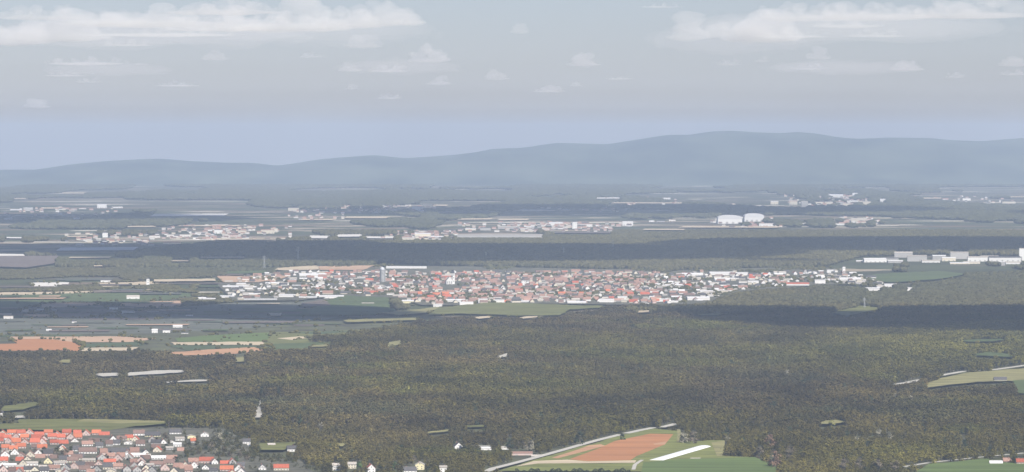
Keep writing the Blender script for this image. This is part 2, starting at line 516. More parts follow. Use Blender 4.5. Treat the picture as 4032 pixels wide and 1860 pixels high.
# far strips of stubble and sand
for c, x0, x1, y, h, k in [('f1', 80, 220, 352, 8, 'pale'), ('f1', 20, 180, 650, 9, 'white'), ('f1', 500, 660, 642, 9, 'pale'), ('f1', 910, 1180, 566, 9, 'pale'),
        ('f1', 1100, 1720, 480, 18, 'white'), ('f1', 420, 1040, 738, 24, 'white'), ('f1', -100, 205, 780, 16, 'white'), ('f1', 510, 840, 800, 9, 'pale'),
        ('f1', 1270, 1440, 825, 10, 'pale'), ('f1', 1480, 1860, 800, 8, 'pale'), ('f1', 680, 800, 865, 10, 'pale'), ('f1', 2260, 2510, 512, 10, 'pale'),
        ('f1', 2320, 2480, 645, 20, 'white'), ('f1', 1600, 2100, 662, 8, 'pale'), ('f1', 1330, 1810, 560, 9, 'pale'), ('f1', 460, 660, 312, 10, 'pale'), ('f1', 300, 470, 426, 10, 'pale'),
        ('f2', -60, 150, 636, 18, 'white'), ('f2', 10, 360, 496, 13, 'pale'), ('f2', 860, 1130, 510, 10, 'pale'), ('f2', 1340, 1600, 448, 8, 'pale'), ('f2', 700, 1150, 458, 9, 'brown'),
        ('f2', 160, 400, 650, 12, 'white'), ('f2', 680, 790, 405, 10, 'pale'), ('f2', 1880, 2110, 351, 9, 'white'), ('f2', 2000, 2576, 386, 8, 'pale'),
        ('f2', 2250, 2576, 588, 9, 'pale'), ('f2', 1660, 1880, 160, 14, 'pale'), ('f2', 1160, 1400, 515, 9, 'pale'), ('f2', 1570, 2030, 610, 9, 'brown'),
        ('f3', -60, 740, 770, 11, 'pale'), ('f3', 860, 950, 745, 12, 'white'), ('f3', 1530, 1900, 386, 9, 'pale'), ('f3', 2120, 2390, 420, 9, 'white'), ('f3', 2330, 2676, 376, 12, 'white'),
        ('f3', 1800, 1950, 550, 10, 'pale'), ('f3', 2420, 2676, 413, 12, 'pale'), ('f3', 2450, 2600, 540, 8, 'pale'), ('f3', 20, 250, 415, 10, 'pale'), ('f3', 400, 580, 405, 12, 'white')]:
    t = R.uniform(-0.25, 0.25) * h
    s = (x1 - x0) * 0.06
    field(c, [(x0 + s, y - h / 2), (x1, y - h / 2 + t), (x1 - s, y + h / 2 + t), (x0, y + h / 2)], k)
field('f1', [(-100, 792), (440, 790), (430, 845), (200, 880), (-100, 870)], 'brown')
# ------------------------------------------------------------------ tree shapes shared by the woods
FOL = foliage_mat('twigs_and_leaves')
BARK = mat('bark', (0.16, 0.14, 0.12), var=0.3, scale=0.8, obj_var=0.25)
def tri_tube(V, F, a, b, ra, rb, n=5):
    a, b = Vector(a), Vector(b)
    d = (b - a).normalized()
    s = d.cross(Vector((0.3, 0.9, 0.1))).normalized()
    t = d.cross(s)
    k = len(V)
    for p, r in ((a, ra), (b, rb)):
        for i in range(n):
            q = 2 * math.pi * i / n
            V.append(tuple(p + (s * math.cos(q) + t * math.sin(q)) * r))
    for i in range(n):
        j = (i + 1) % n
        F.append((k + i, k + j, k + n + j, k + n + i))
def trunk_geo(seed, hgt=1.0, base=0.30, wid=0.27):
    r = random.Random(seed)
    V, F = [], []
    top = Vector((r.uniform(-.03, .03), r.uniform(-.03, .03), 0.62)) * hgt
    tri_tube(V, F, (0, 0, -0.03), (0, 0, base * hgt), 0.024 * hgt, 0.018 * hgt, 6)
    tri_tube(V, F, (0, 0, base * hgt), top, 0.018 * hgt, 0.007 * hgt, 5)
    for i in range(6):
        a = r.uniform(0, 6.28)
        z = r.uniform(0.3, 0.55) * hgt
        l = wid * hgt * r.uniform(0.55, 0.85)
        tri_tube(V, F, (0, 0, z), (math.cos(a) * l, math.sin(a) * l, z + r.uniform(.15, .33) * hgt), 0.010 * hgt, 0.004 * hgt, 4)
    return V, F
def crown_geo(seed, n=130, base=0.30, wid=0.27, fs=0.055, conic=False):
    """small leaf and twig clusters spread through an uneven crown, gathered in clumps"""
    r = random.Random(seed)
    V, F = [], []
    cl = []
    for i in range(13):
        z = r.uniform(0.0, 1.0)
        a = r.uniform(0, 6.28)
        if conic:
            rad = (1 - z) * 0.9 + 0.05
        else:
            rad = math.sqrt(max(0.03, 1 - (2 * z - 0.85) ** 2)) * r.uniform(0.45, 0.95)
        cl.append(Vector((math.cos(a) * rad * wid, math.sin(a) * rad * wid, base + z * (0.94 - base))))
    for i in range(n):
        c = r.choice(cl)
        sp = 0.075 if not conic else 0.06
        p = c + Vector((r.gauss(0, sp), r.gauss(0, sp), r.gauss(0, sp * 0.8)))
        if p.z > 1.0:
            p.z = 1.0 - r.random() * 0.05
        if p.z < base * 0.8:
            p.z = base * 0.8
        n_ = (p - c * 0.6 - Vector((0, 0, base * 0.5))).normalized() + Vector((0, 0, 0.5)) + Vector((r.gauss(0, .45), r.gauss(0, .45), r.gauss(0, .45)))
        u = n_.cross(Vector((r.gauss(0, 1), r.gauss(0, 1), r.gauss(0, 1)))).normalized()
        w = n_.normalized().cross(u)
        s = fs * r.uniform(0.6, 1.35)
        k = len(V)
        V += [tuple(p - u * s - w * s * .5), tuple(p + u * s * .2 - w * s), tuple(p + u * s + w * s * .4), tuple(p - u * s * .3 + w * s)]
        F.append((k, k + 1, k + 2, k + 3))
    return V, F
def proto_mesh(name, V, F, mats, nt):
    me = bpy.data.meshes.new(name)
    me.from_pydata(V, [], F)
    for m in mats:
        me.materials.append(m)
    me.polygons.foreach_set('material_index', [0 if i < nt else 1 for i in range(len(F))])
    me.update()
    return me
shapes = bpy.data.collections.new('tree_shapes')
def shape(name, V, F, nt):
    o = bpy.data.objects.new(name, proto_mesh(name, V, F, [BARK, FOL], nt))
    shapes.objects.link(o)
for i in range(8):
    V, F = trunk_geo(100 + i)
    nt = len(F)
    V2, F2 = crown_geo(200 + i, n=150, wid=0.25 + 0.05 * (i % 3), base=0.26)
    k = len(V)
    shape('shape_%02d' % i, V + V2, F + [tuple(a + k for a in f) for f in F2], nt)
def blob(seed, lumps):
    r = random.Random(seed)
    bm = bmesh.new()
    for i in range(lumps):
        g = bmesh.ops.create_icosphere(bm, subdivisions=2, radius=r.uniform(0.32, 0.5))
        o = Vector((r.uniform(-.3, .3), r.uniform(-.3, .3), r.uniform(0.38, 0.55)))
        for v in g['verts']:
            v.co *= 1 + r.uniform(-0.16, 0.16)
            v.co += o
    V = [tuple(v.co) for v in bm.verts]
    F = [tuple(v.index for v in f.verts) for f in bm.faces]
    bm.free()
    return V, F
for i in range(5):
    V, F = blob(300 + i, 3)
    shape('shape_%02d' % (8 + i), V, F, 0)

def scatter_nodes():
    ng = bpy.data.node_groups.new('plant_trees', 'GeometryNodeTree')
    ng.interface.new_socket('Geometry', in_out='INPUT', socket_type='NodeSocketGeometry')
    ng.interface.new_socket('Geometry', in_out='OUTPUT', socket_type='NodeSocketGeometry')
    N = ng.nodes
    a = N.new('NodeGroupInput')
    z = N.new('NodeGroupOutput')
    ci = N.new('GeometryNodeCollectionInfo')
    ci.inputs['Collection'].default_value = shapes
    ci.inputs['Separate Children'].default_value = True
    ci.inputs['Reset Children'].default_value = True
    ip = N.new('GeometryNodeInstanceOnPoints')
    ip.inputs['Pick Instance'].default_value = True
    def attr(name, typ):
        n = N.new('GeometryNodeInputNamedAttribute')
        n.data_type = typ
        n.inputs['Name'].default_value = name
        return n.outputs['Attribute']
    L = ng.links.new
    L(a.outputs[0], ip.inputs['Points'])
    L(ci.outputs[0], ip.inputs['Instance'])
    L(attr('pick', 'INT'), ip.inputs['Instance Index'])
    L(attr('turn', 'FLOAT_VECTOR'), ip.inputs['Rotation'])
    L(attr('size', 'FLOAT_VECTOR'), ip.inputs['Scale'])
    L(ip.outputs[0], z.inputs[0])
    return ng
SCATTER = scatter_nodes()

def wood(name, x, y, hgt, wid, pick, tint):
    n = len(x)
    me = bpy.data.meshes.new(name)
    me.vertices.add(n)
    co = np.zeros((n, 3), np.float32)
    co[:, 0], co[:, 1] = x, y
    me.vertices.foreach_set('co', co.ravel())
    def put(nm, typ, arr, key):
        at = me.attributes.new(nm, typ, 'POINT')
        at.data.foreach_set(key, np.ascontiguousarray(arr).ravel())
    put('pick', 'INT', pick.astype(np.int32), 'value')
    tr = np.zeros((n, 3), np.float32)
    tr[:, 2] = rng.random(n) * 6.28
    put('turn', 'FLOAT_VECTOR', tr, 'vector')
    put('size', 'FLOAT_VECTOR', np.stack([wid, wid, hgt], 1).astype(np.float32), 'vector')
    tc = np.ones((n, 4), np.float32)
    tc[:, :3] = tint
    put('tint', 'FLOAT_COLOR', tc, 'color')
    o = link(bpy.data.objects.new(name, me))
    md = o.modifiers.new('trees', 'NODES')
    md.node_group = SCATTER
    tag(o, kind='stuff')
    return o

def grid(x0, x1, y0, y1, s):
    nx, ny = int((x1 - x0) / s), int((y1 - y0) / s)
    gx, gy = np.meshgrid(np.linspace(x0, x1, nx), np.linspace(y0, y1, ny))
    gx = gx.ravel() + rng.uniform(-.48, .48, gx.size) * s
    gy = gy.ravel() + rng.uniform(-.48, .48, gy.size) * s
    return gx, gy

def clear_of_open(x, y, h, polys, keep=0.85):
    """drop trees whose silhouette would stand in front of ground the photograph shows open"""
    ok = np.ones(len(x), bool)
    levels = [project(x, y, h * f) for f in np.linspace(0.0, keep, 9)]
    for p in polys:
        us = [q[0] for q in p]
        vs = [q[1] for q in p]
        for u, v in levels:
            m = ok & (u > min(us)) & (u < max(us)) & (v > min(vs)) & (v < max(vs))
            if m.any():
                idx = np.nonzero(m)[0]
                hit = inside(u[idx], v[idx], p)
                ok[idx[hit]] = False
    return ok

TINT = dict(bare=(0.090, 0.070, 0.021), grey=(0.084, 0.065, 0.030), olive=(0.097, 0.088, 0.017), fresh=(0.084, 0.106, 0.018),
            pine=(0.035, 0.050, 0.026), rust=(0.20, 0.105, 0.065))
def mixtint(n, pairs):
    """pairs: (weight array, name); the heaviest wins softly"""
    t = np.zeros((n, 3))
    w = np.zeros(n)
    for a, nm in pairs:
        a = np.clip(a, 0, None)
        t += a[:, None] * np.array(TINT[nm])
        w += a
    return t / np.maximum(w, 1e-6)[:, None]

VILLAGE = [(-500, 1700), (330, 1706), (520, 1690), (880, 1690), (960, 1740), (1010, 1800), (1180, 1815), (1300, 1900), (-500, 1900)]
TOWN = [(855, 1125), (1000, 1090), (1170, 1060), (1520, 1045), (1700, 1052), (2500, 1045), (2600, 1085), (2800, 1060), (3050, 1045), (3300, 1060), (3480, 1120),
        (3480, 1140), (3250, 1120), (2900, 1150), (2780, 1195), (2560, 1205), (2100, 1198), (1760, 1206), (1660, 1205), (1560, 1175), (1300, 1170), (1180, 1185), (920, 1190)]
BUILT = []         # silhouettes of buildings standing free in the wood

def near_wood():
    x, y = grid(-1950, 1950, 5300, 11200, 8.6)
    m = np.abs(x) < (W0 / 2 + 1000) * y / FPX
    x, y = x[m], y[m]
    u, v = project(x, y, np.zeros(len(x)))
    zone = [(-1600, 1400), (500, 1395), (640, 1410), (1050, 1410), (1070, 1385), (1160, 1352), (1440, 1325), (1640, 1290), (2000, 1250), (2700, 1214), (5600, 1180), (5600, 2000), (-1600, 2000)]
    m = inside(u, v, zone) & ~inside(u, v, VILLAGE)
    x, y, u, v = x[m], y[m], u[m], v[m]
    h = 11.5 + 8.5 * rng.random(len(x)) ** 1.6 + 9 * (fbm(x, y, 110, 3) - 0.5)
    h *= np.where(v > 1690, 0.72, 1.0)
    thin = fbm(x + 5000, y, 90, 3)
    m = clear_of_open(x, y, h, OPEN + BUILT) & (rng.random(len(x)) < np.clip(1.9 - 2.0 * thin, 0.35, 1.0))
    x, y, u, v, h = x[m], y[m], u[m], v[m], h[m]
    n = len(x)
    a = fbm(x, y * 0.55, 420, 4)
    b = fbm(x + 9000, y * 0.55 + 4000, 300, 4)
    c = fbm(x - 7000, y * 0.7, 150, 3)
    gright = np.clip((u - 2300) / 1500, 0, 1) * np.clip(1 - np.abs(v - 1400) / 120, 0, 1)
    low = np.clip((v - 1620) / 120, 0, 1)
    left = np.clip((900 - u) / 600, 0, 1)
    tint = mixtint(n, [(0.75 + 0 * a, 'bare'), (6 * np.clip(a - 0.47, 0, 1) + 0.15 + 0.35 * left, 'grey'), (7 * np.clip(b - 0.48, 0, 1) + 1.4 * gright + 0.55 * low, 'olive'),
                       (4 * np.clip(c - 0.60, 0, 1) + 0.6 * gright, 'fresh'), (5.0 * np.clip(0.40 - c, 0, 1) + 0.25 * left, 'pine')])
    odd = rng.random(n)
    tint *= (0.82 + 0.36 * rng.random(n))[:, None] * (0.72 + 0.56 * fbm(x + 3000, y * 0.45 - 900, 700, 3))[:, None] * np.clip(0.25 + 1.5 * fbm(x - 400, y * 0.5 + 70, 85, 3), 0.5, 1.5)[:, None]
    tint[odd < 0.02] = np.array(TINT['pine'])
    tint[(odd > 0.02) & (odd < 0.05)] *= 1.5
    wood('near_wood', x, y, h, h * (0.85 + 0.4 * rng.random(n)), rng.integers(0, 8, n), tint)

def middle_woods():
    xs, ys, us, vs = [], [], [], []
    x, y = grid(-2600, 2600, 10600, 20500, 15.0)
    m = np.abs(x) < (W0 / 2 + 700) * y / FPX
    x, y = x[m], y[m]
    u, v = project(x, y, np.zeros(len(x)))
    b1 = inside(u, v, [(1000, 950), (1500, 942), (2150, 948), (2500, 905), (3000, 895), (5200, 880), (5200, 985), (3400, 1012), (3250, 1052), (2700, 1068), (2560, 1068), (1900, 1055),
                       (1650, 1045), (1500, 1040), (1100, 1030), (700, 1045), (450, 1010), (650, 985)])
    b2 = inside(u, v, [(2480, 1228), (2790, 1204), (2920, 1162), (3260, 1130), (3480, 1148), (3700, 1100), (5200, 1030), (5200, 1232), (2480, 1244)])
    b3 = inside(u, v, [(-1200, 1015), (200, 1040), (600, 1060), (400, 1085), (150, 1100), (-1200, 1125)])
    nz = fbm(x, y * 0.35, 500, 4)
    edge = (np.abs(fbm(x - 3000, y * 0.3, 330, 2) - 0.5) < 0.02) & (v > 1060) & (u < 1500)
    rest = (nz > 0.56) & ~inside(u, v, TOWN) & (v < 1240) & (v > 860)
    m = (b1 & (nz > 0.12)) | (b2 & (nz > 0.05)) | (b3 & (nz > 0.3)) | rest | edge
    x, y, u, v = x[m], y[m], u[m], v[m]
    h = 15 + 6 * rng.random(len(x))
    h = np.where((v > 1060) & (u < 1500) & (v < 1300), 5 + 5 * rng.random(len(x)), h)
    h = np.where(inside(*project(x, y, h * .8), TOWN), h * 0.4, h)
    m = clear_of_open(x, y, h, OPEN + BUILT, 0.9) & ~inside(*project(x, y, h * .8), TOWN)
    x, y, u, v, h = x[m], y[m], u[m], v[m], h[m]
    n = len(x)
    a = fbm(x, y * 0.5, 600, 4)
    tint = mixtint(n, [(0.8 + 0 * a, 'grey'), (1.2 * np.clip(a - .45, 0, 1), 'olive'), (2.5 * np.clip(.5 - a, 0, 1) + 0.5, 'pine')])
    tint *= (0.75 + 0.5 * rng.random(n))[:, None]
    wood('middle_wood', x, y, h, 15 * (0.95 + 0.5 * rng.random(n)), rng.integers(8, 13, n), tint)

def town_trees():
    x, y = grid(-1400, 1400, 10300, 15500, 26.0)
    u, v = project(x, y, np.zeros(len(x)))
    nz = fbm(x, y * 0.5, 170, 3)
    m = inside(u, v, TOWN) & (nz > np.where(u > 2590, 0.44, 0.58)) & clear_of_open(x, y, np.full(len(x), 8.0), BUILT, 0.9)
    x, y = x[m], y[m]
    n = len(x)
    h = 6 + 6 * rng.random(n)
    tint = mixtint(n, [(0.5 + 0 * x, 'grey'), (0.3 + 0 * x, 'olive'), (1.2 * rng.random(n), 'pine')])
    wood('town_trees', x, y, h, 10 * (0.9 + 0.6 * rng.random(n)), rng.integers(8, 13, n), tint)

def village_trees():
    x, y = grid(-900, -200, 5300, 6600, 11.0)
    u, v = project(x, y, np.zeros(len(x)))
    nz = fbm(x, y, 45, 3)
    h = 4 + 6 * rng.random(len(x))
    m = inside(u, v, VILLAGE) & ((nz > 0.53) | (u > 620) & (v < 1815) & (v > 1720)) & clear_of_open(x, y, h, BUILT + OPEN, 0.9)
    x, y, h = x[m], y[m], h[m]
    n = len(x)
    tint = mixtint(n, [(0.8 + 0 * x, 'bare'), (0.5 * rng.random(n), 'olive'), (2.2 * rng.random(n), 'pine')])
    wood('garden_shrubs', x, y, h, h * 1.1, rng.integers(0, 8, n), tint)

def hedgerows():
    xs, ys = [], []
    for p in OPEN:
        vs = [q[1] for q in p]
        if min(vs) < 1055 or max(vs) > 1420:
            continue
        for i in range(len(p)):
            a, b = np.array(ground(*p[i])), np.array(ground(*p[(i + 1) % len(p)]))
            L = float(np.hypot(*(b - a)))
            if R.random() < 0.45:
                continue
            n = int(L / 9)
            t = rng.random(n)
            keep = fbm(a[0] + t * 300, a[1] + t * 900, 120, 2) > 0.46
            t = t[keep]
            xs.append(a[0] + (b[0] - a[0]) * t + rng.normal(0, 3, len(t)))
            ys.append(a[1] + (b[1] - a[1]) * t + rng.normal(0, 6, len(t)))
    # and odd trees out in the fields
    u, v = rng.uniform(-200, 1500, 420), rng.uniform(1070, 1345, 420)
    gx, gy = ground(u, v)
    x, y = np.concatenate(xs + [gx]), np.concatenate(ys + [gy])
    u, v = project(x, y, np.zeros(len(x)))
    h = 2.5 + 5.0 * rng.random(len(x)) ** 2
    m = ~inside(u, v, TOWN) & clear_of_open(x, y, h, BUILT, 0.9)
    x, y, h = x[m], y[m], h[m]
    n = len(x)
    tint = mixtint(n, [(0.6 + 0 * x, 'bare'), (rng.random(n), 'olive'), (1.2 * rng.random(n), 'pine')])
    wood('hedgerow_shrubs', x, y, h, h * 1.3, rng.integers(8, 13, n), tint)

def far_woods():
    x, y = grid(-6000, 6000, 17500, 41500, 34.0)
    m = np.abs(x) < (W0 / 2 + 700) * y / FPX
    x, y = x[m], y[m]
    u, v = project(x, y, np.zeros(len(x)))
    nz = fbm(x, y * 0.22, 900, 4)
    m = (nz > 0.47) & (v < 905)
    x, y, u, v = x[m], y[m], u[m], v[m]
    h = 16 + 8 * rng.random(len(x))
    m = clear_of_open(x, y, h, OPEN + BUILT, 0.9)
    x, y, u, v, h = x[m], y[m], u[m], v[m], h[m]
    n = len(x)
    tint = mixtint(n, [(0.6 + 0 * x, 'grey'), (0.8 + 0 * x, 'pine')])
    tint *= (0.75 + 0.5 * rng.random(n))[:, None]
    wood('far_wood', x, y, h, 34 * (1.0 + 0.5 * rng.random(n)), rng.integers(8, 13, n), tint)
# ------------------------------------------------------------------ buildings
WALL = {'white': mat('render_white', (0.62, 0.605, 0.57), var=0.06, scale=0.3, obj_var=0.08),
        'cream': mat('render_cream', (0.52, 0.47, 0.37), var=0.06, scale=0.3, obj_var=0.12),
        'yellow': mat('render_yellow', (0.60, 0.54, 0.33), var=0.05, scale=0.3, obj_var=0.08),
        'pink': mat('render_pink', (0.46, 0.35, 0.31), var=0.06, scale=0.3, obj_var=0.12),
        'grey': mat('render_grey', (0.33, 0.32, 0.30), var=0.08, scale=0.3, obj_var=0.15)}
ROOF = {'red': mat('tile_red', (0.34, 0.095, 0.058), var=0.16, scale=0.6, obj_var=0.22, bump=0.2),
        'orange': mat('tile_orange', (0.40, 0.130, 0.068), var=0.14, scale=0.6, obj_var=0.18, bump=0.2),
        'rose': mat('tile_weathered', (0.255, 0.155, 0.120), var=0.16, scale=0.6, obj_var=0.25, bump=0.2),
        'brown': mat('tile_brown', (0.15, 0.100, 0.082), var=0.18, scale=0.6, obj_var=0.25, bump=0.2),
        'dark': mat('slate_dark', (0.075, 0.072, 0.072), var=0.2, scale=0.6, obj_var=0.25, bump=0.2),
        'beige': mat('roof_beige', (0.34, 0.31, 0.27), var=0.12, scale=0.6, obj_var=0.2, bump=0.1),
        'white': mat('roof_sheet_white', (0.55, 0.54, 0.525), var=0.06, scale=0.3, obj_var=0.08, rough=0.6)}
ROOFWORD = {'red': 'red-roofed', 'orange': 'orange-roofed', 'rose': 'weathered-red-roofed', 'brown': 'brown-roofed', 'dark': 'dark-roofed',
            'beige': 'beige-roofed', 'white': 'pale-roofed'}
GLASS = mat('window_glass', (0.035, 0.04, 0.05), rough=0.25, var=0.1, spec=0.5)
DOOR = mat('door_wood', (0.12, 0.075, 0.045), var=0.2, scale=2.0, obj_var=0.3)
BRICKM = mat('chimney_brick', (0.30, 0.15, 0.11), var=0.2, scale=2.0)
STEEL = mat('galvanised_steel', (0.42, 0.43, 0.44), rough=0.5, var=0.08, scale=1.0)
CONC = mat('silo_concrete', (0.27, 0.27, 0.26), var=0.15, scale=0.2)

def box_geo(x0, x1, y0, y1, z0, z1):
    V = [(x0, y0, z0), (x1, y0, z0), (x1, y1, z0), (x0, y1, z0), (x0, y0, z1), (x1, y0, z1), (x1, y1, z1), (x0, y1, z1)]
    F = [(0, 3, 2, 1), (4, 5, 6, 7), (0, 1, 5, 4), (1, 2, 6, 5), (2, 3, 7, 6), (3, 0, 4, 7)]
    return V, F
def join_geo(parts):
    V, F = [], []
    for v, f in parts:
        k = len(V)
        V += v
        F += [tuple(a + k for a in q) for q in f]
    return V, F
def wall_geo(w, d, hw, hr):
    """gabled block, ridge along x"""
    V = []
    for x in (-w / 2, w / 2):
        V += [(x, -d / 2, -0.3), (x, d / 2, -0.3), (x, d / 2, hw), (x, 0, hw + hr), (x, -d / 2, hw)]
    F = [(0, 4, 3, 2, 1), (5, 6, 7, 8, 9), (0, 5, 9, 4), (1, 2, 7, 6), (0, 1, 6, 5), (2, 3, 8, 7), (3, 4, 9, 8)]
    return V, F
def roof_geo(w, d, hw, hr, over=0.5, th=0.28):
    s = hr / (d / 2)
    pr = [(-d / 2 - over, hw - over * s + 0.04), (0, hw + hr + 0.04), (d / 2 + over, hw - over * s + 0.04)]
    pr = [(y, z) for y, z in pr] + [(y, z + th) for y, z in reversed(pr)]
    V = []
    for x in (-w / 2 - over, w / 2 + over):
        V += [(x, y, z) for y, z in pr]
    n = 6
    F = [(0, 1, 4, 5), (1, 2, 3, 4), (11, 10, 7, 6), (10, 9, 8, 7)]
    for i in range(n):
        j = (i + 1) % n
        F.append((i, i + n, j + n, j))
    return V, F

_win = {}
def window_mesh(kind):
    if kind not in _win:
        if kind == 'window':
            V, F = join_geo([box_geo(-0.5, 0.5, -0.02, 0.02, 0, 1.35), box_geo(-0.62, 0.62, -0.05, 0.01, -0.12, -0.02),
                             box_geo(-0.58, -0.502, -0.04, 0.01, 0, 1.35), box_geo(0.502, 0.58, -0.04, 0.01, 0, 1.35), box_geo(-0.58, 0.58, -0.04, 0.01, 1.352, 1.43)])
            fi = [0] * 6 + [1] * 24
            mats = [GLASS, WALL['white']]
        elif kind == 'door':
            V, F = join_geo([box_geo(-0.55, 0.55, -0.03, 0.02, 0, 2.1), box_geo(-0.7, 0.7, -0.5, 0.0, -0.2, -0.005)])
            fi = [0] * 6 + [1] * 6
            mats = [DOOR, WALL['grey']]
        else:
            V, F = join_geo([box_geo(-0.35, 0.35, -0.35, 0.35, -0.9, 1.1), box_geo(-0.42, 0.42, -0.42, 0.42, 1.102, 1.22)])
            fi = [0] * 12
            mats = [BRICKM]
        me = bpy.data.meshes.new(kind)
        me.from_pydata(V, [], F)
        for m in mats:
            me.materials.append(m)
        me.polygons.foreach_set('material_index', fi)
        _win[kind] = me
    return _win[kind]
def fitting(kind, parent, loc, rz=0.0):
    o = bpy.data.objects.new(kind, window_mesh(kind))
    o.location = loc
    o.rotation_euler = (0, 0, rz)
    return link(o, parent)

NAMED = []        # (object, look, noun, plural, where) -> labels are written once everything stands
def house(x, y, rz, w, d, hw, hr, wm, rm, detail, where, look=None, noun='house', name='house', group='houses', cat='house'):
    e = empty(name, (x, y, 0), rz)
    V, F = wall_geo(w, d, hw, hr)
    wl = mesh_obj('wall', V, F, WALL[wm], e)
    V, F = roof_geo(w, d, hw, hr)
    rf = mesh_obj('roof', V, F, ROOF[rm], e)
    if detail:
        if hr > 2:
            fitting('chimney', rf, (w * R.choice((-0.25, 0.2, 0.3)), d * 0.12, hw + hr))
        nfl = max(1, int(hw / 2.7))
        nw = max(2, int(w / 3.4))
        dk = R.randrange(nw)
        for s, a in ((-1, 0.0), (1, math.pi)):
            for f in range(nfl):
                for i in range(nw):
                    px_ = -w / 2 + (i + 0.5) * w / nw
                    if f == 0 and s == -1 and i == dk:
                        fitting('door', e, (px_, -d / 2 - 0.03, 0.05), 0)
                        continue
                    fitting('window', e, (px_, s * (d / 2 + 0.03), 0.95 + 2.75 * f), a)
        for s, a in ((-1, -math.pi / 2), (1, math.pi / 2)):
            for f in range(nfl):
                for yy in (-0.22, 0.22):
                    fitting('window', e, (s * (w / 2 + 0.03), yy * d, 0.95 + 2.75 * f), a)
            if hr > 2.5:
                fitting('window', e, (s * (w / 2 + 0.03), 0, hw + 0.5), a)
    tag(e, None, cat, group)
    lk = look or (('long ' if w > 19 else 'narrow ' if w < 9.5 else '') + ROOFWORD[rm] + ' ' + wm)
    NAMED.append((e, lk, noun, where))
    return e

def silhouette(x, y, w, h, grow=1.0):
    u0, v0 = project(x - w / 2 * grow, y, 0.0)
    u1, v1 = project(x + w / 2 * grow, y, h)
    BUILT.append([(u0, v0), (u1, v0), (u1, v1), (u0, v1)])

# ---- the near village (bottom left): crop, x, base row, wall width in crop pixels, roof, wall, ridge turned?
VIL = []
for i, xx in enumerate([-60, 70, 230, 420, 610, 800, 1000, 1180, 1370, 1560, 1760, 1960, 2100]):
    VIL.append(('v1', xx + R.uniform(-20, 20), 318 + R.uniform(-14, 18), R.uniform(150, 210), R.choice(('red', 'orange', 'red')), R.choice(('pink', 'cream', 'white')), i % 3 == 1))
for i, xx in enumerate([-20, 150, 330, 520, 720, 900, 1080, 1240, 1420, 1590]):
    VIL.append(('v1', xx + R.uniform(-20, 20), 408 + R.uniform(-14, 18), R.uniform(150, 210), R.choice(('red', 'orange', 'red')), R.choice(('pink', 'pink', 'white')), i % 3 == 2))
for i, xx in enumerate([0, 170, 350, 520, 700, 850, 1090]):
    VIL.append(('v1', xx + R.uniform(-20, 20), 500 + R.uniform(-12, 18), R.uniform(150, 200), R.choice(('red', 'orange')), 'pink', i % 2 == 1))
for i, xx in enumerate([-40, 110, 270, 430]):
    VIL.append(('v1', xx, 600 + R.uniform(-12, 18), R.uniform(150, 200), R.choice(('red', 'orange')), 'pink', i % 2 == 0))
